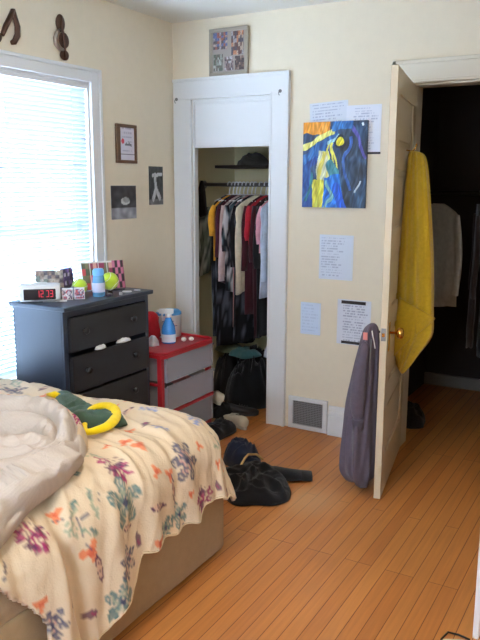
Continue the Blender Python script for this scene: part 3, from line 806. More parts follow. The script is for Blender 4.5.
# clock radio
T = thing('clock_radio', 'white clock radio with a dark face and red digits on the dresser', 'clock', (0.160,-1.385,DZ), rz=0.75)
T.scale = (1.18,1.18,1.35)
M_wp = mat('white_plastic', rgb(225,228,230), rough=0.35)
rs = []
for x, sc in ((-0.082,0.80),(-0.080,0.94),(-0.07,1.0),(0.07,1.0),(0.080,0.94),(0.082,0.80)):
    rs.append([Vector((x, 0.045*math.copysign(abs(math.cos(a))**0.5, math.cos(a))*sc, 0.033+0.032*math.copysign(abs(math.sin(a))**0.5, math.sin(a))*sc)) for a in [2*PI*k/28 for k in range(28)]])
mesh_obj('radio_body', G().rings(rs), M_wp, T, smooth=True, angle=0.9)
mesh_obj('display_face', G().box((-0.064,-0.049,0.011),(0.064,-0.043,0.050)), mat('smoked_plastic', rgb(40,36,42), rough=0.15), T, bevel=0.003)
g = G()
def seg7(g, x, z, w, h, segs, y=-0.0495):
    t_ = 0.0022; S7 = {'a':((x,z+h-t_),(x+w,z+h)),'d':((x,z),(x+w,z+t_)),'g':((x,z+h/2-t_/2),(x+w,z+h/2+t_/2)),'f':((x,z+h/2),(x+t_,z+h)),'b':((x+w-t_,z+h/2),(x+w,z+h)),'e':((x,z),(x+t_,z+h/2)),'c':((x+w-t_,z),(x+w,z+h/2))}
    for q in segs: (x0,z0),(x1,z1) = S7[q]; g.box((x0,y-0.0006,z0),(x1,y,z1))
for x, sg in ((-0.012,'bc'),(0.004,'abged'),(0.026,'abcd'),(0.042,'abcdg')): seg7(g, x, 0.021, 0.011, 0.024, sg)
mesh_obj('digits', g, mat('red_led', rgb(200,30,50), emit=(1,0.05,0.12), estr=0.45), T)
mesh_obj('snooze_button', G().box((-0.03,-0.015,0.0645),(0.03,0.01,0.069)), M_wp, T, bevel=0.002)

# photo cube box
def photo_tex(seed, tones):
    def f(u, v):
        c = tones[int(hsh(int(u*7), int(v*6), seed)*len(tones)) % len(tones)]
        k = 0.8+0.4*hsh(int(u*23), int(v*23), seed+5); return tuple(min(255, q*k) for q in c)
    return f
def tagged(o, label, cat, group=None): return tag(o, label, cat, group)
bx = thing('photo_box', 'open greeting card with purple pictures behind the clock radio', 'card', (0.12,-1.19,DZ), rz=1.15); bx.scale = (1.2,1.2,1.35)
a = mesh_obj('card_front', raster(0.115,0.10,36,30,photo_tex(3,[(140,120,110),(110,120,112),(160,150,140),(90,84,92),(175,165,150)])), M_print, bx); place(a, (-0.115,0,0), rot=(-0.12,0,-0.25))
b_ = mesh_obj('card_side', raster(0.09,0.10,24,30,photo_tex(8,[(120,90,150),(60,50,80),(190,180,205),(86,70,120),(70,66,76)])), M_print, bx); place(b_, (0,0,0), rot=(-0.12,0,0.55))
# tennis balls
M_ten = mat('tennis_felt', rgb(196,222,60), rough=0.95, bump=0.6, scale=300, sheen=0.4)
def tennis(loc, rz, label, sc):
    T = thing('softball', label, 'ball', loc, rz, 'softballs on the dresser'); T.scale = (sc,sc,sc)
    mesh_obj('felt', G().sphere((0,0,0.0335), 0.0335, 28), M_ten, T, smooth=True)
    pts = []
    for k in range(60):
        a = 2*PI*k/60; q = Vector((math.cos(a)+0.35*math.cos(3*a), math.sin(a)-0.35*math.sin(3*a), 1.15*math.sin(2*a))); q.normalize(); q *= 0.0336
        pts.append((q.x, q.z, q.y+0.0335))
    mesh_obj('seam', G().tube(pts, 0.0011, 6, closed=True), mat('white_seam', rgb(235,238,225), rough=0.8), T, smooth=True)
    return T
tennis((0.165,-1.11,DZ), 0.3, 'yellow-green softball beside the small patterned box, left of the blue bottle', 1.2)
tennis((0.285,-1.010,DZ+0.018), 1.0, 'yellow-green softball perched on a small dark stand, right of the blue bottle', 1.4)
bs = mesh_obj('ball_stand', G().lathe([(0.001,0),(0.016,0),(0.013,0.006),(0.009,0.012),(0.016,0.0175),(0.018,0.0175),(0.012,0.0165),(0.001,0.0165)], n=20), mat('dark_bronze', rgb(60,50,40), rough=0.4, metal=0.7), smooth=True, angle=0.8)
place(bs, (0.285,-1.010,DZ)); tag(bs, 'small dark stand under the right-hand softball', 'stand')
# blue bottle
T = thing('lotion_bottle', 'pale blue plastic bottle standing between the two softballs', 'bottle', (0.300,-1.115,DZ)); T.scale = (1.25,1.25,1.3)
mesh_obj('bottle_body', G().lathe([(0.001,0),(0.024,0),(0.027,0.004),(0.027,0.055),(0.025,0.075),(0.021,0.084),(0.001,0.084)], sx=0.9, sy=1.0), mat('pale_blue_plastic', rgb(120,185,235), rough=0.25, alpha=0.85), T, smooth=True, angle=0.8)
mesh_obj('bottle_cap', G().lathe([(0.001,0.084),(0.023,0.084),(0.023,0.102),(0.018,0.110),(0.001,0.111)]), mat('sky_blue_cap', rgb(110,180,240), rough=0.3), T, smooth=True, angle=0.8)
mesh_obj('bottle_label', G().lathe([(0.0272,0.018),(0.0276,0.018),(0.0276,0.055),(0.0272,0.055)], sx=0.9), mat('white_label', rgb(205,210,235)), T)
# small patterned box (two small cartons side by side)
def carton(loc, rz, label, seed, w=0.045):
    T = thing('carton', label, 'box', loc, rz, 'little cartons on the dresser'); T.scale = (1.15,1.2,1.3)
    mesh_obj('carton_box', G().box((-w/2,-0.018,0),(w/2,0.018,0.042)), mat('carton_white', rgb(226,222,226), rough=0.5), T, bevel=0.001)
    o = mesh_obj('printed_face', raster(w-0.004,0.038,16,14,lambda u,v: [(228,224,228),(190,90,100),(120,110,140),(200,190,205),(90,80,96)][int(hsh(int(u*8),int(v*7),seed)*5)], t=0.0008), M_print, T); o.location = (-w/2+0.002,-0.018,0.002)
carton((0.235,-1.275,DZ), 0.75, 'small pink and white printed carton, left of the pair', 2)
carton((0.268,-1.225,DZ), 0.75, 'small grey-blue and white printed carton, right of the pair', 6)
# papers and coins
o = mesh_obj('paper_slip', raster(0.115,0.06,6,4,lambda u,v:(238,240,242), t=0.0006), M_print); place(o, (0.195,-1.405,DZ+0.0003), rot=(-PI/2,0,0.75)); tag(o, 'white slip of paper flat on the dresser beside the clock radio', 'paper')
o = mesh_obj('photo_strip', raster(0.20,0.092,60,26,lambda u,v: ((228,226,220) if (u*5 % 1) < 0.08 or v < 0.06 else [(190,52,50),(205,80,84),(120,120,90),(150,60,90),(90,96,78),(215,160,150)][int(hsh(int(u*11),int(v*4),4)*6)]) if u < 0.72 else ((60,50,56) if (int(u*14)+int(v*4)) % 2 else (205,120,150)), t=0.002), M_print)
place(o, (0.12,-1.03,DZ+0.002), rot=(-0.25,0,1.05)); o.scale = (1.2,1,1.7); tag(o, 'row of red and green snapshots propped up at the back of the dresser', 'photo')
o = mesh_obj('glass_jar', G().lathe([(0.001,0),(0.018,0),(0.019,0.003),(0.019,0.045),(0.016,0.05),(0.015,0.05),(0.017,0.044),(0.017,0.004),(0.001,0.004)]), mat('pale_glass', rgb(190,215,240), rough=0.1, alpha=0.6), smooth=True, angle=0.8)
place(o, (0.205,-1.20,DZ)); tag(o, 'small clear glass jar behind the patterned cartons', 'jar')
for (x, y, w, d_, h, c, lb, rz) in ((0.335,-1.075,0.03,0.05,0.012,(60,40,70),'small dark plastic clip in front of the blue bottle',0.4),(0.335,-0.930,0.05,0.022,0.008,(225,225,228),'flat white tube to the right of the right-hand softball',0.6),(0.345,-0.855,0.035,0.02,0.006,(205,205,210),'tiny pale plastic packet near the far front corner of the dresser',0.2),(0.365,-1.02,0.016,0.016,0.014,(190,190,195),'tiny silver cap on the front edge of the dresser',0.2),(0.235,-0.90,0.10,0.03,0.010,(70,66,74),'dark pen case lying at the far end of the dresser',0.8)):
    g = G(); rs = []
    for zz, sc in ((0,0.88),(h*0.3,1),(h*0.7,1),(h,0.85)):
        rs.append([Vector((w/2*sc*math.copysign(abs(math.cos(a))**0.4, math.cos(a)), d_/2*sc*math.copysign(abs(math.sin(a))**0.4, math.sin(a)), zz)) for a in [2*PI*k/20 for k in range(20)]])
    nm = lb.split(' ')[1:3]; nm = {'small dark':'plastic_clip','flat white':'tube','tiny pale':'packet','tiny silver':'bottle_cap','dark pen':'pen_case'}[' '.join(lb.split(' ')[:2])]
    o = mesh_obj(nm, g.rings(rs), mat(nm+'_material', rgb(*c), rough=0.4), smooth=True, angle=0.9); place(o, (x,y,DZ), rz); tag(o, lb, nm.replace('_',' '))

# ------------------------------------------------------------------ plastic drawer cart
KX0, KX1, KY0, KY1, KZ = 0.06, 0.43, -0.745, -0.215, 0.575
KO = (0.245,-0.48,0)
kt = thing('storage_cart', 'red plastic cart with clear drawers between dresser and closet', 'storage cart', KO)
M_red = mat('red_plastic', rgb(172,28,38), rough=0.35)
def clear_mat():
    m = bpy.data.materials.new('clear_drawer_plastic'); m.use_nodes = True; nt = m.node_tree; nt.nodes.clear()
    o = nt.nodes.new('ShaderNodeOutputMaterial'); mx = nt.nodes.new('ShaderNodeMixShader'); tr = nt.nodes.new('ShaderNodeBsdfTransparent'); df = nt.nodes.new('ShaderNodeBsdfPrincipled')
    df.inputs['Base Color'].default_value = (*rgb(226,228,238), 1); df.inputs['Roughness'].default_value = 0.25; mx.inputs[0].default_value = 0.33
    tr.inputs[0].default_value = (0.93,0.94,0.97,1)
    nt.links.new(tr.outputs[0], mx.inputs[1]); nt.links.new(df.outputs[0], mx.inputs[2]); nt.links.new(mx.outputs[0], o.inputs[0]); return m
M_clear = clear_mat()
g = G()
for (x, y) in ((KX0,KY0),(KX0,KY1-0.03),(KX1-0.045,KY0),(KX1-0.045,KY1-0.03)): g.box((x,y,0.012),(x+0.03,y+0.03,KZ-0.03))
g.box((KX0,KY0,0.012),(KX1-0.02,KY1,0.045))
for z in (0.215, 0.375): g.box((KX0,KY0,z),(KX0+0.02,KY1,z+0.015)); g.box((KX0,KY0,z),(KX1-0.02,KY0+0.02,z+0.015)); g.box((KX0,KY1-0.02,z),(KX1-0.02,KY1,z+0.015))
mesh_obj('cart_frame', L(g, KO), M_red, kt, bevel=0.003)
g = rbox(KX0-0.01,KX1+0.008,KY0-0.005,KY1+0.005,KZ-0.035,KZ-0.014,0.04,1)
rim = rbox(KX0-0.01,KX1+0.008,KY0-0.005,KY1+0.005,KZ-0.035,KZ-0.014,0.04,1)
ring = []; r = 0.04
for (cx, cy, a0) in ((KX1+0.002-r,KY1-r,0),(KX0-0.004+r,KY1-r,PI/2),(KX0-0.004+r,KY0+r,PI),(KX1+0.002-r,KY0+r,1.5*PI)):
    for k in range(9): a = a0+PI/2*k/8; ring.append((cx+r*math.cos(a), cy+r*math.sin(a), KZ-0.008))
g.tube(ring, 0.008, 8, closed=True)
mesh_obj('cart_top', L(g, KO), M_red, kt, smooth=True, angle=0.7)
for k, (z0, z1) in enumerate(((0.395,0.540),(0.228,0.372),(0.052,0.205))):
    g = G(); fx = KX1-0.004+(0.0,0.004,0)[k]; y0, y1 = KY0+0.032, KY1-0.006
    g.box((fx-0.004,y0,z0),(fx,y1,z1)); g.box((KX0+0.03,y0+0.004,z0),(fx-0.004,y0+0.007,z1-0.01)); g.box((KX0+0.03,y1-0.012,z0),(fx-0.004,y1-0.009,z1-0.01)); g.box((KX0+0.03,y0+0.007,z0),(fx-0.004,y1-0.012,z0+0.003)); g.box((KX0+0.03,y0+0.007,z0+0.003),(KX0+0.034,y1-0.012,z1-0.01))
    g.box((fx,y0,z1-0.012),(fx+0.012,y1,z1)); g.box((fx,y0,z0),(fx+0.004,y1,z0+0.008)); g.box((fx,y0,z0+0.008),(fx+0.004,y0+0.012,z1-0.012)); g.box((fx,y1-0.012,z0+0.008),(fx+0.004,y1,z1-0.012))
    mesh_obj('clear_drawer', L(g, KO), M_clear, kt)
    cc = [((150,120,125),(190,185,190)),((96,90,84),(206,120,116)),((60,60,60),(70,50,50))][k]
    lb = ['mauve clothes folded in the top clear drawer of the cart','grey-brown clothes in the middle clear drawer of the cart','dark clothes in the bottom clear drawer of the cart'][k]
    o = mesh_obj('folded_clothes', G().heap((0,0,0), 0.125, 0.17, 0.085, 20+k), cloth('drawer_clothes_%s' % 'abc'[k], rgb(*cc[0])), smooth=True); place(o, (0.245,-0.53,z0+0.004)); tag(o, lb, 'clothes')
    lb2 = ['white clothes at the far side of the top clear drawer','pink and white cloth at the far side of the middle drawer','maroon cloth at the far side of the bottom drawer'][k]
    o = mesh_obj('folded_clothes', G().heap((0,0,0), 0.11, 0.075, 0.10, 30+k), cloth('drawer_cloth_%s' % 'abc'[k], rgb(*cc[1])), smooth=True); place(o, (0.27,-0.315,z0+0.004)); tag(o, lb2, 'clothes')
mesh_obj('drawer_lip', L(G().box((KX1-0.002,KY0+0.032,0.368),(KX1+0.008,KY1-0.006,0.376)), KO), M_clear, kt)
mesh_obj('red_stripe', L(G().box((KX1-0.002,KY0+0.032,0.205),(KX1+0.006,KY1-0.006,0.224)), KO), M_red, kt, bevel=0.002)
KT = KZ-0.014
# spray bottle
T = thing('spray_bottle', 'blue trigger spray bottle on the red cart top', 'bottle', (0.262,-0.455,KT), rz=0.5); T.scale = (1.25,1.25,1.28)
mesh_obj('spray_body', G().lathe([(0.001,0),(0.030,0),(0.034,0.005),(0.034,0.06),(0.030,0.085),(0.016,0.115),(0.013,0.125),(0.001,0.125)], sx=1, sy=0.75), mat('blue_translucent', rgb(70,150,225), rough=0.15, alpha=0.85), T, smooth=True)
mesh_obj('spray_label', G().lathe([(0.0345,0.008),(0.0350,0.008),(0.0350,0.045),(0.0345,0.045)], sx=1, sy=0.75), mat('white_spray_label', rgb(215,225,235)), T)
g = G(); g.lathe([(0.001,0.125),(0.016,0.125),(0.016,0.142),(0.001,0.142)]); g.box((-0.045,-0.010,0.142),(0.025,0.010,0.165)); g.box((-0.056,-0.006,0.148),(-0.045,0.006,0.160))
mesh_obj('spray_head', g, M_wp, T, bevel=0.003)
mesh_obj('trigger', G().tube([(-0.028,0,0.143),(-0.033,0,0.128),(-0.030,0,0.112),(-0.036,0,0.100)], [0.005,0.005,0.004,0.003], 8), M_wp, T, smooth=True)
# wipes tub
T = thing('wipes_tub', 'white tub of wipes with a blue lid on the cart behind the spray bottle', 'tub', (0.150,-0.295,KT), rz=0.9); T.scale = (1.3,1.3,1.35)
mesh_obj('tub_body', G().lathe([(0.001,0),(0.055,0),(0.060,0.005),(0.062,0.105),(0.001,0.105)], sx=1.0, sy=0.72), mat('tub_white', rgb(226,230,236), rough=0.35), T, smooth=True, angle=0.8)
mesh_obj('tub_lid', G().lathe([(0.001,0.105),(0.063,0.105),(0.063,0.116),(0.048,0.128),(0.001,0.131)], sx=1.0, sy=0.72), mat('tub_lid_blue', rgb(84,160,220), rough=0.35), T, smooth=True, angle=0.8)
g = G()
for k, (w0, w1) in enumerate(((-0.8,0.3),(-0.6,0.5),(-0.8,0.2))):
    z = 0.035+k*0.022; rs = []
    for zz in (z, z+0.009):
        pass
    pts = []
    for q in range(9):
        a = -PI/2+w0+(w1-w0)*q/8; pts.append((0.0622*math.cos(a), 0.0622*0.72*math.sin(a), z))
    g.tube(pts, 0.0022, 6)
mesh_obj('tub_print', g, mat('tub_print_grey', rgb(140,150,170)), T)
# red crumpled bag, small white bits
g = G(); rs = []
for z, r in ((0,0.02),(0.002,0.045),(0.03,0.055),(0.07,0.052),(0.11,0.048),(0.14,0.050),(0.165,0.040),(0.18,0.018),(0.182,0.002)):
    rs.append([Vector((r*math.cos(a)*(1+0.35*noise.noise(Vector((math.cos(a)*2, math.sin(a)*2, z*30)))), r*math.sin(a)*(1+0.35*noise.noise(Vector((math.cos(a)*2, math.sin(a)*2, z*30+4)))), z)) for a in [2*PI*k/40 for k in range(40)]])
o = mesh_obj('red_bag', g.rings(rs), cloth('red_fleece', rgb(190,38,48)), smooth=True); place(o, (0.125,-0.45,KT)); tag(o, 'crumpled red bag on the cart between the dresser and the spray bottle', 'bag')
o = mesh_obj('white_bag', G().heap((0,0,0), 0.035, 0.035, 0.05, 44, fold=0.5), cloth('white_plastic_bag', rgb(214,214,226)), smooth=True); place(o, (0.22,-0.560,KT)); tag(o, 'small pale plastic bag at the front of the cart next to the dresser', 'bag')
for (x, y, lb) in ((0.315,-0.372,'tiny white cap on the cart rim, nearer of the two'),(0.345,-0.335,'tiny white crumpled wrapper on the cart, farther of the two')):
    o = mesh_obj('wrapper', G().sphere((0,0,0.014), 0.017, 14, sq=(1,1,0.8)), cloth('white_wrapper', rgb(236,232,226)), smooth=True); place(o, (x,y,KT)); tag(o, lb, 'wrapper', 'white bits on the cart')


# ------------------------------------------------------------------ closet rod, hangers and clothes
RZ, RY = 1.505, 0.36
t = thing('closet_rod', 'horizontal metal hanging rod in the closet under the shelf', 'rod', (0.6,RY,RZ))
mesh_obj('rod_tube', G().tube([(-0.598,0,0),(0.68,0,0)], 0.013, 14), M_steel, t, smooth=True)
mesh_obj('rod_bracket', G().lathe([(0.001,0),(0.028,0),(0.028,0.006),(0.001,0.006)], axis='x', c=(-0.600,0,0), n=20), M_steel, t, smooth=True, angle=0.6)
t = thing('closet_shelf', 'dark wooden shelf across the closet above the rod', 'shelf', (0.6,0.60,1.600))
mesh_obj('shelf_board', G().box((-0.60,-0.10,0.02),(0.68,0.18,0.04)), mat('dark_shelf_wood', rgb(48,40,34), rough=0.6, var=0.2), t, bevel=0.002)
for i, (x, y, rx, ry, h, c, lb) in enumerate(((0.52,0.58,0.13,0.13,0.11,(44,46,46),'dark folded blanket at the right of the closet shelf'),(0.24,0.60,0.11,0.12,0.075,(70,66,60),'brown-grey cloth bundle at the left of the closet shelf'))):
    o = mesh_obj('folded_blanket', G().heap((0,0,0), rx, ry, h, 50+i), cloth('shelf_cloth_%s' % 'ab'[i], rgb(*c)), smooth=True); place(o, (x,y+0.02,1.641)); tag(o, lb, 'blanket', 'bundles on the closet shelf')

M_hang = mat('white_hanger_plastic', rgb(238,238,240), rough=0.35)
hk = []
for q in range(13):
    a = PI*1.15*q/12-0.15; hk.append((0, -0.017*math.cos(a)*1.0, 0.019*math.sin(a)))
hang = thing('hanger', 'white hanger hooked over the closet rod, its arms inside a garment', 'hanger', (0,0,0), group='white hangers on the closet rod')
mesh_obj('hook', G().tube([(0,-0.017,-0.005)]+hk[1:]+[(0,0.006,-0.022),(0,0,-0.045),(0,0,-0.065)], 0.0042, 8), M_hang, hang, smooth=True)
mesh_obj('arms', G().tube([(0,-0.14,-0.108),(0,-0.08,-0.090),(0,0,-0.062),(0,0.08,-0.090),(0,0.14,-0.108)], 0.004, 8), M_hang, hang, smooth=True)
def garment_mesh(length, width=0.20, thick=0.013, seed=0, flare=1.0, neck=0.075):
    zs_ = [-0.068,-0.075,-0.09,-0.115,-0.145,-0.18,-0.24]; hwz = [0.25,0.36,0.55,0.80,1.0,1.04,1.0]
    z = -0.24
    n = max(6, int((length-0.24)/0.055))
    for k in range(1, n+1): zs_.append(-0.24-(length-0.24)*k/n); hwz.append(1.0+(flare-1)*k/n)
    rs = []; m = 44
    for i, (z, w) in enumerate(zip(zs_, hwz)):
        ring = []; dep = sm(-z, 0.1, length)
        for k in range(m):
            a = 2*PI*k/m; c_, s_ = math.cos(a), math.sin(a)
            y = width*w*math.copysign(abs(c_)**0.8, c_); th = thick*(0.55+0.6*dep)
            x = th*math.copysign(abs(s_)**0.7, s_)
            fold = noise.noise(Vector((y*16, z*1.6, seed*5.3)))*0.020*(0.25+dep)+noise.noise(Vector((y*38, z*3, seed*2.3)))*0.008*dep
            zz = z
            if i > 6: zz = z+0.012*math.sin(y*14+seed)*dep+(0.03*noise.noise(Vector((y*6,seed*3,0))) if i == len(zs_)-1 else 0)
            ring.append(Vector((x+fold, y, zz)))
        rs.append(ring)
    return G().rings(rs)
def sleeve_mesh(L_, seed, y0=-0.185, r=0.030):
    pts = []; rad = []
    for q in range(9):
        f = q/8; pts.append((0.006*math.sin(seed+q*0.8), y0-0.018*math.sin(f*2.2)-0.006*f, -0.135-L_*f)); rad.append(r*(0.6+0.5*math.sin(min(1, f*3)*PI/2)-0.25*f))
    return G().tube(pts, rad, 14, flat=0.62)
def pattern_col(g, fn):
    g.col = np.array([lin(fn(*v)) for v in g.v])
def garment(x, label, cat, name, length, col, sleeve=0, width=0.20, seed=0, yo=0, pat=None, rz=0, flare=1.0, thick=0.013, z=None, y=None, hanger=True):
    zb = RZ if z is None else z; yb = RY if y is None else y
    t = thing(name, label, cat, (x, yb+yo, zb), rz, 'clothes hanging in the closet')
    gm = garment_mesh(length, width, thick, seed, flare)
    if pat: pattern_col(gm, pat); m = mat(name+'_print', rgb(*col), rough=0.9, attr=True, bump=0.4, scale=220, spec=0.15)
    else: m = cloth(name+'_cloth', rgb(*col))
    mesh_obj('garment_body', gm, m, t, smooth=True)
    if sleeve:
        for sd in (1, -1):
            sg = sleeve_mesh(sleeve, seed); 
            if sd < 0: sg.v = [(a, -b, c) for a, b, c in sg.v]
            if pat: pattern_col(sg, pat)
            mesh_obj('sleeve', sg, m, t, smooth=True)
    if hanger:
        if x in used_h: return t
        if not used_h: hang.location = (x, yb+yo, zb); hang.rotation_euler = (0,0,rz); used_h.append(x)
        else: dup(hang, (x, yb+yo, zb), rz); used_h.append(x)
    return t
used_h = []
def camo(x, y, z):
    v = noise.noise(Vector((x*20, y*22, z*14+3))); return (128,134,118) if v > 0.12 else ((76,84,78) if v > -0.15 else (184,184,170))
def bwfl(x, y, z):
    v = noise.noise(Vector((x*30, y*40, z*34+9))); return (196,192,194) if v > 0.16 else ((88,108,116) if v > 0.06 else (34,36,42))
def darkfl(x, y, z):
    v = noise.noise(Vector((x*30, y*44, z*30+19))); return (84,86,96) if v > 0.25 else (28,28,32)
gs = [ # x, label, cat, name, length, colour, sleeve, extra
 (0.085,'black and grey patterned long dress, leftmost on the closet rod','dress','patterned_dress',1.02,(40,40,42),0,dict(pat=darkfl,width=0.17)),
 (0.120,'orange-yellow top peeking out near the left of the closet rod','shirt','yellow_shirt',0.50,(226,160,48),0.20,dict(width=0.19)),
 (0.150,'black long dress right of the orange-yellow top','dress','black_dress',1.10,(26,26,28),0,dict(width=0.19,pat=darkfl)),
 (0.180,'dark wine cardigan behind the mauve blouse','cardigan','wine_cardigan',0.66,(70,30,44),0.34,dict(width=0.20)),
 (0.215,'pale mauve blouse with long sleeve on the closet rod','blouse','mauve_blouse',0.62,(196,170,166),0.50,dict(width=0.20)),
 (0.250,'black and white floral print blouse on the closet rod','blouse','floral_blouse',0.70,(60,60,66),0.30,dict(pat=bwfl,width=0.20)),
 (0.288,'dusty pink long skirt dress below the blouses in the closet','dress','pink_dress',0.94,(168,122,120),0,dict(width=0.18)),
 (0.318,'dark charcoal long dress left of the cream jacket','dress','charcoal_dress',1.04,(52,56,60),0.40,dict(width=0.20,pat=darkfl)),
 (0.368,'large cream jacket hanging in the middle of the closet','jacket','cream_jacket',0.70,(214,202,176),0.56,dict(width=0.225,thick=0.030)),
 (0.412,'dark maroon blouse right of the cream jacket','blouse','maroon_blouse',0.86,(66,24,34),0.42,dict(width=0.20)),
 (0.450,'bright red shirt in the right half of the closet','shirt','red_shirt',0.44,(176,36,48),0.22,dict(width=0.20)),
 (0.486,'deep burgundy long dress beside the red shirt','dress','burgundy_dress',1.00,(60,26,34),0.36,dict(width=0.20)),
 (0.520,'black blazer near the right jamb of the closet','blazer','black_blazer',0.98,(24,24,28),0.40,dict(width=0.21)),
 (0.548,'pink shirt half hidden at the right of the closet','shirt','pink_shirt',0.42,(222,160,172),0.24,dict(width=0.205)),
 (0.580,'pale blue-white long shirt, rightmost in the closet opening','shirt','pale_blue_shirt',0.72,(206,218,238),0.48,dict(width=0.235)),
]
for i, (x, lb, ct, nm, ln_, c, sl, kw) in enumerate(gs):
    garment(0.205+(x-0.085)*0.86, lb, ct, nm, ln_, c, sl, seed=i+1, yo=0.0, rz=-0.26+0.03*math.sin(i*2.3), **kw)
# two garments on hooks on the closet's left wall
garment(0.036, 'small black knit hat hanging highest on the left closet wall', 'hat', 'knit_hat', 0.30, (28,26,30), 0, width=0.045, seed=31, z=1.60, y=0.27, hanger=False, rz=0.0)
garment(0.040, 'dark green camouflage shirt hanging against the left closet wall', 'shirt', 'camouflage_shirt', 0.52, (80,84,74), 0.24, width=0.12, seed=32, z=1.42, y=0.33, hanger=False, pat=camo, thick=0.016)

# closet floor: piles, shoes, laundry basket
def pile(name, label, cat, loc, rx, ry, h, col, seed, group=None, rot=0, fold=0.4):
    o = mesh_obj(name, G().heap((0,0,0), rx, ry, h, seed, nr=26, na=72, fold=fold), cloth(name+'_cloth', rgb(*col)), smooth=True)
    place(o, loc, rot); return tag(o, label, cat, group)
pile('clothes_pile', 'big black pile of clothes on the closet floor', 'clothes', (0.40,0.40,0.004), 0.22, 0.25, 0.34, (20,20,22), 61)
pile('teal_cloth', 'teal cloth lying on top of the black closet pile', 'cloth', (0.36,0.33,0.335), 0.10, 0.11, 0.055, (64,104,104), 62)
pile('green_cloth', 'grey-green folded cloth on the left of the closet pile', 'cloth', (0.20,0.40,0.335), 0.12, 0.09, 0.05, (112,124,100), 63)
pile('dark_bag', 'dark grey bag standing at the left wall in the closet', 'bag', (0.12,0.50,0.004), 0.10, 0.16, 0.32, (44,44,48), 64)
pile('black_garment', 'black garment on the floor at the foot of the cart', 'clothes', (0.545,-0.40,0.004), 0.085, 0.20, 0.085, (22,24,30), 66)
def shoe(loc, rz, label, col, sole, s=1.0, group=None, name='shoe', tilt=None):
    T = thing(name, label, 'shoe', loc, rz, group)
    if tilt: T.rotation_euler = tilt
    T.scale = (s, s, s)
    secs = [(-0.130,0.012,0.020,0.05),(-0.120,0.030,0.020,0.075),(-0.09,0.036,0.020,0.082),(-0.05,0.034,0.020,0.078),(-0.01,0.034,0.020,0.066),(0.04,0.040,0.020,0.054),(0.085,0.043,0.020,0.046),(0.12,0.034,0.020,0.038),(0.138,0.012,0.020,0.030)]
    rs = []
    for x, w, z0, z1 in secs:
        rs.append([Vector((x, w*math.copysign(abs(math.cos(a))**0.7, math.cos(a)), (z0+z1)/2+(z1-z0)/2*math.copysign(abs(math.sin(a))**0.7, math.sin(a)))) for a in [2*PI*k/20 for k in range(20)]])
    mesh_obj('shoe_upper', G().rings(rs), mat('shoe_upper_%d' % (col[0]), rgb(*col), rough=0.6), T, smooth=True)
    rs = []
    for z, e in ((0.001,0.96),(0.006,1.0),(0.020,1.0),(0.024,0.97)):
        rs.append([Vector((0.136*math.cos(a)*e, (0.036+0.008*math.cos(a))*math.copysign(abs(math.sin(a))**0.8, math.sin(a))*e*1.05, z)) for a in [2*PI*k/32 for k in range(32)]])
    mesh_obj('shoe_sole', G().rings(rs), mat('shoe_sole_%d' % sole[0], rgb(*sole), rough=0.6), T, smooth=True, angle=0.7)
    g = G()
    for q in range(4): g.tube([(0.0+q*0.018,-0.022,0.070-q*0.004),(0.003+q*0.018,0,0.078-q*0.0045),(0.0+q*0.018,0.022,0.070-q*0.004)], 0.0025, 6)
    mesh_obj('laces', g, mat('shoe_lace_%d' % sole[0], rgb(*sole)), T, smooth=True)
    return T
shoe((0.555,-0.145,0.002), 2.6, 'off-white shoe on the floor right of the cart, the lower one', (196,186,166), (186,178,164), 0.95, 'shoes at the closet opening', 'white_shoe')
shoe((0.33,-0.035,0.09), 2.3, 'off-white shoe lying on black clothes just inside the closet', (198,184,164), (184,176,162), 0.95, 'shoes at the closet opening', 'white_shoe', tilt=(0.3,0.1,2.3))
pile('black_scarf', 'small black clothing heap under the upper off-white shoe', 'clothes', (0.33,-0.02,0.004), 0.13, 0.10, 0.09, (24,24,26), 71)
shoe((0.475,0.035,0.003), 0.5, 'black shoe on the wooden closet threshold', (30,28,30), (44,42,42), 0.95, 'shoes at the closet opening', 'black_shoe')
# laundry basket (right side, mostly behind the trim)
T = thing('laundry_basket', 'white plastic laundry basket at the right of the closet floor', 'basket', (0.745,0.30,0.003))
rs = []
for z, r, of in ((0.0,0.10,0),(0.003,0.105,0),(0.30,0.125,0),(0.36,0.130,0),(0.365,0.142,0),(0.38,0.144,0),(0.385,0.138,0),(0.37,0.122,0),(0.02,0.098,0)):
    rs.append([Vector((r*math.cos(2*PI*k/36), r*math.sin(2*PI*k/36)*1.15, z)) for k in range(36)])
mesh_obj('basket_shell', G().rings(rs), mat('basket_white', rgb(206,212,222), rough=0.4), T, smooth=True, angle=0.7)
pile('white_towel', 'white cloth spilling over the laundry basket', 'cloth', (0.665,0.22,0.39), 0.10, 0.10, 0.10, (206,208,222), 74)

# ------------------------------------------------------------------ clothes on the bedroom floor
T = thing('black_sweatpants', 'black sweatpants crumpled on the wood floor beside the bed', 'trousers', (1.10,-0.90,0.003)); TO = (1.10,-0.90,0.003)
M_blk = cloth('black_jersey_cloth', rgb(24,24,27), bump=0.6)
def ell_heap(P, half_u, half_v, h, seed, rot):
    return G().heap(P, half_u, half_v, h, seed, nr=30, na=90, rot=rot, fold=0.55)
mesh_obj('trouser_body', L(ell_heap((1.12,-0.95,0.004), 0.215, 0.20, 0.085, 81, -0.62), TO), M_blk, T, smooth=True)
mesh_obj('trouser_leg', L(G().tube([(1.10,-0.83,0.035),(1.16,-0.78,0.036),(1.22,-0.755,0.030),(1.28,-0.715,0.024)], [0.055,0.060,0.056,0.046], 18, flat=0.5), TO), M_blk, T, smooth=True)
mesh_obj('trouser_cuff', L(G().tube([(1.275,-0.718,0.024),(1.30,-0.703,0.022),(1.325,-0.688,0.020)], [0.047,0.047,0.045], 18, flat=0.5), TO), cloth('black_rib', rgb(34,33,36), bump=0.8), T, smooth=True)
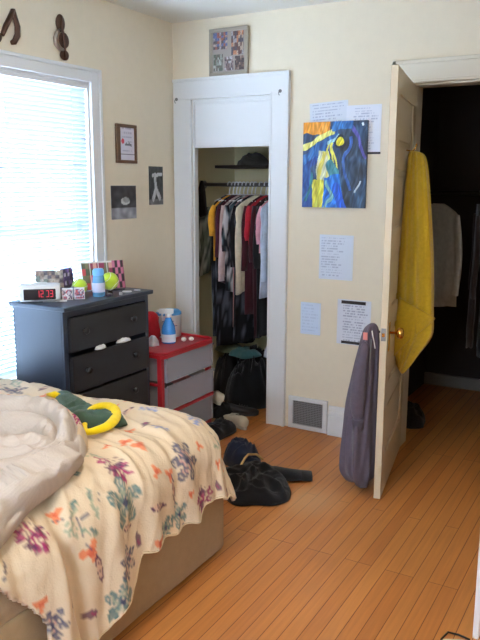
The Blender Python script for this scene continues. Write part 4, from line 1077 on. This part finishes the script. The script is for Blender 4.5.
T = thing('navy_shirt', 'navy shirt with a tan drawcord on the floor behind the black sweatpants', 'shirt', (0.90,-0.62,0.003)); TO = (0.90,-0.62,0.003)
mesh_obj('shirt_body', L(G().heap((0.885,-0.655,0.004), 0.135, 0.10, 0.095, 83, rot=-0.5, fold=0.6), TO), cloth('navy_cloth', rgb(38,44,62)), T, smooth=True)
mesh_obj('drawcord', L(G().tube([(0.99,-0.855,0.055),(0.985,-0.79,0.085),(0.975,-0.735,0.085),(1.00,-0.69,0.075),(1.03,-0.67,0.045)], 0.0065, 8), TO), cloth('tan_cord', rgb(206,172,112)), T, smooth=True)

# ------------------------------------------------------------------ wall decorations
# collage frame leaning above the closet
T = thing('collage_frame', 'grey picture frame of snapshots standing on the closet trim', 'picture frame', (0.288,-0.016,2.158))
fw, fh = 0.268, 0.272
g = G(); b_ = 0.020
g.box((0,-0.012,0),(fw,0.014,b_)); g.box((0,-0.012,fh-b_),(fw,0.014,fh)); g.box((0,-0.012,b_),(b_,0.014,fh-b_)); g.box((fw-b_,-0.012,b_),(fw,0.014,fh-b_))
mesh_obj('frame', g, mat('pewter_frame', rgb(160,150,136), rough=0.35, metal=0.2), T, bevel=0.003)
mesh_obj('mat_board', G().box((b_,-0.004,b_),(fw-b_,0.010,fh-b_)), mat('taupe_mat', rgb(158,148,140), rough=0.8), T)
for (x, z, w, h, tones, sd) in ((0.028,0.150,0.100,0.098,[(150,90,80),(170,150,140),(90,100,140),(90,80,84),(150,145,150)],1),(0.155,0.112,0.085,0.135,[(100,70,66),(180,120,90),(170,150,134),(80,74,84),(150,146,150)],2),(0.030,0.026,0.066,0.098,[(90,96,84),(130,134,126),(104,96,88),(160,160,154)],3),(0.108,0.026,0.062,0.080,[(84,74,78),(150,130,130),(180,172,176),(110,90,90)],4),(0.180,0.026,0.064,0.080,[(76,62,62),(110,88,78),(140,118,110),(64,56,58)],5)):
    o = mesh_obj('snapshot', raster(w, h, 24, 24, photo_tex(sd, tones), t=0.001), M_print, T); o.location = (x,-0.0045,z)
def left_wall(o, y, z): o.location = (0.0012, y, z); o.rotation_euler = (0,0,PI/2)
# certificate
T = thing('certificate_frame', 'small brown framed certificate high on the left wall by the window', 'picture frame', (0.001,-0.592,1.628), PI/2)
fw, fh = 0.188, 0.222; b_ = 0.018
g = G(); g.box((0,-0.016,0),(fw,-0.001,b_)); g.box((0,-0.016,fh-b_),(fw,-0.001,fh)); g.box((0,-0.016,b_),(b_+0.016,-0.001,fh-b_)); g.box((fw-b_,-0.016,b_),(fw,-0.001,fh-b_))
mesh_obj('frame', g, mat('walnut_frame', rgb(104,74,50), rough=0.45, var=0.2), T, bevel=0.002)
def cert(u, v):
    if (u-0.22)**2+((v-0.42)*1.2)**2 < 0.010: return (214,60,80)
    if 0.42 < v < 0.58 and 0.35 < u < 0.85 and hsh(int(u*16), int(v*22), 3) > 0.45: return (110,112,124)
    if 0.80 < v < 0.835: return (74,70,80)
    if (int(v*22) % 3 == 0) and 0.15 < u < 0.85 and (v < 0.35 or 0.62 < v < 0.78) and hsh(int(u*26), int(v*22)) > 0.35: return (184,180,198)
    return (216,212,226)
o = mesh_obj('certificate_sheet', raster(fw-2*b_-0.016, fh-2*b_, 40, 50, cert, t=0.001), M_print, T); o.location = (b_+0.016,-0.006,b_)
def bw1(u, v):
    n_ = noise.noise(Vector((u*6, v*6, 1)))*26
    if (u-0.56)**2*1.5+(v-0.46)**2*4 < 0.05: return (150+n_,)*3 if (u-0.6)**2+(v-0.38)**2 < 0.02 else (190+n_,)*3
    if v > 0.66: return (150+n_*1.3, 150+n_*1.3, 158+n_*1.3)
    return (66+n_, 64+n_, 68+n_)
o = mesh_obj('ballplayer_photo', raster(0.232, 0.195, 40, 34, bw1), M_print); left_wall(o, -0.642, 1.303); tag(o, 'square black and white sliding player photo, lower left of the wall group', 'photo')
def bw2(u, v):
    n_ = noise.noise(Vector((u*7, v*9, 4)))*26
    d = min(seg_d(u, v, 0.42, 0.30, 0.50, 0.60), seg_d(u, v, 0.50, 0.60, 0.75, 0.82), seg_d(u, v, 0.48, 0.60, 0.28, 0.84))
    if d < 0.085: return (196+n_,)*3
    if seg_d(u, v, 0.25, 0.24, 0.9, 0.20) < 0.045: return (205+n_,)*3
    if (u-0.42)**2+((v-0.24)*1.3)**2 < 0.010: return (210,)*3
    if v > 0.86: return (120+n_,)*3
    return (58+n_, 58+n_, 56+n_)
o = mesh_obj('pitcher_photo', raster(0.146, 0.236, 30, 46, bw2), M_print); left_wall(o, -0.277, 1.380); tag(o, 'tall black and white photo of a player throwing, nearest the closet', 'photo')

# painting
def painting(u, v):
    u0, v0 = u, v
    u = u0+0.045*noise.noise(Vector((u0*4, v0*3.2, 8)))+0.02*noise.noise(Vector((u0*10, v0*8, 18)))
    v = v0+0.06*noise.noise(Vector((u0*3.4, v0*4, 28)))+0.02*noise.noise(Vector((u0*9, v0*9, 38)))
    n1 = noise.noise(Vector((u*5, v*5, 2))); n2 = noise.noise(Vector((u*22, v*9, 5)))
    c = np.array((44,62,92.))+n1*26+n2*16
    if u > 0.62: c = np.array((46,60,80.))+n2*34+n1*np.array((10,30,50))
    if u < 0.42 and v < 0.14+0.03*n1: c = np.array((232,150,40))+n2*40
    if u < 0.5 and abs(v-(0.30-u*0.42)) < 0.035: c = np.array((226,220,120))+n2*40
    if u < 0.55 and abs(v-(0.44-u*0.50)-0.03*n1) < 0.075: c = np.array((44,96,160))+n2*60
    if u < 0.45 and abs(v-(0.56-u*0.5)) < 0.05: c = np.array((30,60,130))+n2*40
    # pale face and neck
    if 0.20+0.1*(0.9-v) < u < 0.40+0.06*v and 0.32 < v < 0.78: c = np.array((206,206,170))+n2*30
    if seg_d(u, v, 0.36, 0.34, 0.24, 0.70) < 0.025: c = np.array((214,196,80))
    if u < 0.34 and v > 0.66 and u > 0.08+0.04*math.sin(v*20): c = np.array((206,196,50))+n2*70
    if u < 0.10+0.12*max(0, v-0.5) and v > 0.5: c = np.array((36,72,140))+n2*30
    if seg_d(u, v, 0.14, 0.62, 0.05, 0.92) < 0.02: c = np.array((40,110,120))
    # falling hair strands
    for (x0, y0, x1, y1) in ((0.42,0.22,0.40,0.62),(0.46,0.24,0.48,0.56),(0.44,0.22,0.56,0.55)):
        if seg_d(u+0.015*math.sin(v*24), v, x0, y0, x1, y1) < 0.014: c = np.array((226,216,90))
    if seg_d(u, v, 0.44, 0.50, 0.52, 0.60) < 0.07: c = np.array((66,130,140))+n2*50
    # bright blue drapery
    if 0.34 < u < 0.60+0.12*(v-0.62) and v > 0.62: c = np.array((28,104,190))+n2*60
    if 0.36 < u < 0.50 and v > 0.66 and abs(u-0.42-0.05*math.sin(v*16)) < 0.03: c = np.array((120,170,170))
    if seg_d(u, v, 0.54, 0.78, 0.64, 1.0) < 0.06: c = np.array((30,84,196))
    # violet and blue ribbons
    if abs(u-(0.72+0.05*math.sin(v*9))) < 0.022 and 0.2 < v < 0.8: c = np.array((58,96,170))+n2*50
    if seg_d(u, v, 0.76, 0.06, 0.98, 0.38) < 0.022: c = np.array((92,86,170))
    if 0.46 < u < 0.78 and v < 0.10: c = np.array((46,104,170))+n2*50
    if seg_d(u, v, 0.40, 0.24, 0.56, 0.16) < 0.02: c = np.array((150,190,200))
    # yellow sun
    r = math.hypot((u-0.60), (v-0.235)*1.25)
    if r < 0.105: c = np.array((28,30,44))
    if r < 0.072: c = np.array((240,222,50))+n2*20
    if seg_d(u, v, 0.88, 0.70, 0.84, 0.84) < 0.014: c = np.array((190,196,200))
    if seg_d(u, v, 0.92, 0.05, 0.93, 0.08) < 0.012: c = np.array((220,225,230))
    br = noise.noise(Vector(((u*1.6+v*0.7)*26, (v*0.8-u*0.5)*7, 51))); c = np.asarray(c, float)*(1+0.30*br)+np.array((10,18,22.))*max(0, noise.noise(Vector((u*30, v*8, 66))))*3
    return tuple(float(q) for q in np.clip(c, 0, 255))
T = thing('canvas_painting', 'blue and yellow abstract portrait painting on canvas on the back wall', 'painting', (0.930,-0.002,1.378))
mesh_obj('canvas', G().box((0,-0.020,0),(0.390,-0.006,0.482)), mat('canvas_edge', rgb(70,80,98), rough=0.8), T, bevel=0.002)
o = mesh_obj('painted_face', raster(0.390, 0.482, 150, 186, painting, t=0.0012), M_paint_attr, T); o.location = (0,-0.020,0)
# sheets of paper with handwriting / print
def lines(seed, n, x0=0.08, x1=0.92, y0=0.06, y1=0.95, dark=(138,146,170), base=(222,226,236), thick=0.42, gap=0.25):
    def f(u, v):
        if x0 < u < x1 and y0 < v < y1:
            q = (v-y0)/(y1-y0)*n; r = int(q)
            end = x0+(x1-x0)*(0.65+0.35*hsh(r, seed, 3))
            if q-r < thick and u < end and hsh(int(u*44), r, seed) > gap+0.1: return dark
        return base
    return f
def sheet_paper(name, label, x, z, w, h, fn, y=-0.001, ry=0, grp=None, nx=60, ny=70, cat='paper', par=None):
    o = mesh_obj(name, raster(w, h, nx, ny, fn, t=0.001), M_print, par); o.location = (x, y, z); o.rotation_euler = (0, ry, 0)
    if not par: tag(o, label, cat, grp)
    return o
sheet_paper('handwritten_note', 'wide handwritten sheet pinned behind the top left of the painting', 0.965, 1.80, 0.235, 0.165, lines(4, 9, thick=0.35, dark=(176,180,200), base=(216,220,230)), ry=-0.05, grp='papers on the back wall')
T = thing('typed_page', 'white page with a dark strip along its foot, right of the painting', 'paper', (1.185,-0.001,1.682), group='papers on the back wall')
sheet_paper('page', None, 0, 0.0, 0.205, 0.262, lines(9, 16, x0=0.2, dark=(184,188,208), base=(226,228,238)), par=T)
mesh_obj('dark_strip', G().box((0.09,-0.005,-0.006),(0.207,-0.001,0.006)), mat('dark_tape', rgb(40,38,44), rough=0.5), T)
def top_head(fn):
    return fn
sheet_paper('typed_letter', 'typed white sheet taped on the wall under the painting', 1.040, 0.958, 0.212, 0.262, lines(12, 15, x0=0.06, x1=0.80, dark=(176,184,204), base=(214,222,236)), grp='papers on the back wall')
sheet_paper('small_note', 'small pale blue note, lowest left of the wall papers', 0.926, 0.612, 0.132, 0.196, lines(15, 9, dark=(190,204,228), base=(206,220,242)), grp='papers on the back wall')
T = thing('printed_schedule', 'white printed page held by black strips at top and bottom', 'paper', (1.165,-0.001,0.578), group='papers on the back wall')
sheet_paper('page', None, 0, 0, 0.208, 0.268, lines(21, 15, x0=0.18, x1=0.92, dark=(166,168,186), base=(218,220,230)), par=T)
mesh_obj('black_strip', G().box((0.025,-0.005,0.243),(0.175,-0.001,0.262)), mat('black_tape', rgb(34,32,36), rough=0.5), T, bevel=0.001)
mesh_obj('black_strip', G().box((0.030,-0.005,0.004),(0.180,-0.001,0.020)), mat('black_tape_low', rgb(34,32,36), rough=0.5), T, bevel=0.001)

# metal music notes on the left wall over the window
M_note = mat('dark_bronze_metal', rgb(84,58,46), rough=0.32, metal=0.75)
M_note2 = mat('silver_metal', rgb(170,160,150), rough=0.3, metal=0.9)
def wpt(y, z, d=0.012): return (d, y, z)
T = thing('treble_clef_ornament', 'dark metal treble clef ornament on the wall above the window corner', 'wall ornament', (0.001,-1.02,2.24)); TO = (0.001,-1.02,2.24)
def leaf(g, c, ry, rz_, rot, t=0.010, n=28):
    rs = []
    for q, e in ((0.003,0.9),(0.003+t*0.5,1.0),(0.003+t,0.75),(0.003+t*1.15,0.3)):
        ring = []
        for k in range(n):
            a = 2*PI*k/n; y = ry*math.cos(a)*e; z = rz_*math.sin(a)*e
            ring.append(Vector((q, c[0]+y*math.cos(rot)-z*math.sin(rot), c[1]+y*math.sin(rot)+z*math.cos(rot))))
        rs.append(ring)
    return g.rings(rs)
# centre reference: y -1.02, z 2.24 ; total height .20
g = G(); leaf(g, (-1.006,2.316), 0.034, 0.044, -0.1); leaf(g, (-0.985,2.236), 0.038, 0.040, 0); leaf(g, (-0.985,2.163), 0.034, 0.026, 0.15)
mesh_obj('clef_leaves', L(g, TO), M_note, T, smooth=True, angle=0.9)
g = G(); g.tube([wpt(-1.015,2.285),wpt(-1.040,2.262),wpt(-1.052,2.236),wpt(-1.047,2.208),wpt(-1.025,2.188),wpt(-0.995,2.186)], [0.005,0.010,0.012,0.012,0.010,0.006], 10)
mesh_obj('clef_curl', L(g, TO), M_note2, T, smooth=True)
g = G(); g.tube([wpt(-1.000,2.350),wpt(-1.008,2.300,0.018),wpt(-0.996,2.26,0.018),wpt(-0.990,2.20,0.018),wpt(-0.988,2.150,0.014)], 0.006, 8)
mesh_obj('clef_stem', L(g, TO), M_note, T, smooth=True)
T = thing('music_note_ornament', 'dark metal music note ornament at the left edge above the window', 'wall ornament', (0.001,-1.38,2.22)); TO = (0.001,-1.38,2.22)
g = G(); g.tube([wpt(-1.325,2.318),wpt(-1.345,2.28),wpt(-1.375,2.235),wpt(-1.400,2.19)], [0.014,0.018,0.019,0.014], 12, flat=0.6)
mesh_obj('note_flag', L(g, TO), M_note, T, smooth=True)
g = G(); g.tube([wpt(-1.327,2.320,0.015),wpt(-1.318,2.285,0.015),wpt(-1.305,2.245,0.015),wpt(-1.308,2.205,0.015),wpt(-1.330,2.172,0.015),wpt(-1.350,2.165,0.015)], [0.012,0.015,0.017,0.017,0.015,0.010], 12, flat=0.6)
leaf(g, (-1.43,2.175), 0.034, 0.024, 0.4)
mesh_obj('note_stem', L(g, TO), M_note, T, smooth=True, angle=0.9)

# ------------------------------------------------------------------ walk-in space beyond the door
hr = mesh_obj('hall_rod', G().tube([(CW+0.022,0.75,1.46),(XR-0.002,0.75,1.46)], 0.013, 12), M_steel, smooth=True); tag(hr, 'hanging rod inside the dark walk-in space beyond the doorway', 'rod')
def hallg(x, label, cat, name, length, col, sleeve, seed, width=0.2, rz=0.25):
    t = garment(x, label, cat, name, length, col, sleeve, seed=seed, width=width, z=1.46, y=0.75, hanger=False, rz=rz); t['group'] = 'clothes in the dark walk-in space'; return t
hallg(1.535, 'pale grey shirt hanging just beyond the yellow towel', 'shirt', 'grey_shirt', 0.72, (196,190,180), 0.50, 42, 0.20, rz=0.95)
for i, x in enumerate((1.78,1.85,1.93,2.01,2.10)):
    hallg(x, ['dark brown coat right after the pale grey shirt','black coat, second after the pale grey shirt','dark navy coat in the middle of the dark doorway','black dress coat farther right in the dark doorway','dark grey coat, rightmost one in the dark doorway'][i], 'coat', ['brown_coat','black_overcoat','navy_coat','dress_coat','grey_coat'][i], (0.95,1.0,0.92,1.0,0.95)[i], ((58,46,42),(26,25,27),(34,36,48),(24,22,24),(44,43,46))[i], 0.5, 43+i)
T = thing('framed_picture', 'black framed picture on the wall of the dark walk-in space', 'picture frame', (CW+0.021,0.36,1.60), PI/2)
g = G(); g.box((0,-0.015,0),(0.22,-0.001,0.02)); g.box((0,-0.015,0.36),(0.22,-0.001,0.38)); g.box((0,-0.015,0.02),(0.02,-0.001,0.36)); g.box((0.20,-0.015,0.02),(0.22,-0.001,0.36))
mesh_obj('frame', g, mat('black_frame', rgb(22,22,24), rough=0.4), T, bevel=0.002)
mesh_obj('picture', G().box((0.02,-0.006,0.02),(0.20,-0.002,0.36)), mat('dim_picture', rgb(90,84,82), rough=0.5, var=0.4, scale=30), T)
pile('floor_bundle', 'small dark bundle on the floor inside the walk-in space', 'clothes', (1.50,0.45,0.003), 0.10, 0.13, 0.12, (40,38,40), 91)

# ------------------------------------------------------------------ white cabinet at the right edge
T = thing('white_cabinet', 'white painted cabinet whose edge shows at the right border', 'cabinet', (2.60,-1.42,0))
CO = (2.60,-1.42,0)
M_cab = mat('white_cabinet_paint', rgb(232,232,234), rough=0.35)
g = G(); g.box((2.343,-1.625,0.0),(2.363,-1.18,0.76)); g.box((2.822,-1.625,0),(2.842,-1.18,0.76)); g.box((2.363,-1.19,0.05),(2.822,-1.18,0.76)); g.box((2.363,-1.60,0.05),(2.822,-1.19,0.07)); g.box((2.363,-1.60,0.0),(2.822,-1.585,0.05))
mesh_obj('cabinet_body', L(g, CO), M_cab, T, bevel=0.002)
mesh_obj('cabinet_top', L(G().box((2.341,-1.635,0.76),(2.844,-1.175,0.785)), CO), M_cab, T, bevel=0.004)
for x0, x1, kx_ in ((2.366,2.590,2.565),(2.595,2.819,2.620)):
    d = mesh_obj('cabinet_door', L(G().box((x0,-1.622,0.055),(x1,-1.602,0.755)), CO), M_cab, T, bevel=0.003)
    mesh_obj('cabinet_knob', L(G().lathe([(0.001,0),(0.006,0),(0.006,-0.012),(0.013,-0.018),(0.011,-0.026),(0.001,-0.028)], axis='y', c=(kx_,-1.622,0.45), n=16), CO), M_chrome, d, smooth=True)
o = mesh_obj('power_cord', G().tube([(2.335,-1.66,0.006),(2.31,-1.672,0.008),(2.27,-1.69,0.006),(2.24,-1.73,0.006),(2.225,-1.80,0.006),(2.25,-1.90,0.006)], 0.0045, 8), mat('ivory_cord', rgb(200,192,172), rough=0.5), smooth=True)
tag(o, 'ivory power cord on the floor in the bottom right corner', 'cord')
o = mesh_obj('thin_cable', G().tube([(2.34,-1.645,0.005),(2.30,-1.638,0.006),(2.265,-1.640,0.005),(2.255,-1.69,0.005),(2.262,-1.80,0.005)], 0.0035, 8), mat('black_cord', rgb(36,30,28), rough=0.5), smooth=True)
tag(o, 'thin black cord on the floor behind the ivory cord', 'cord')
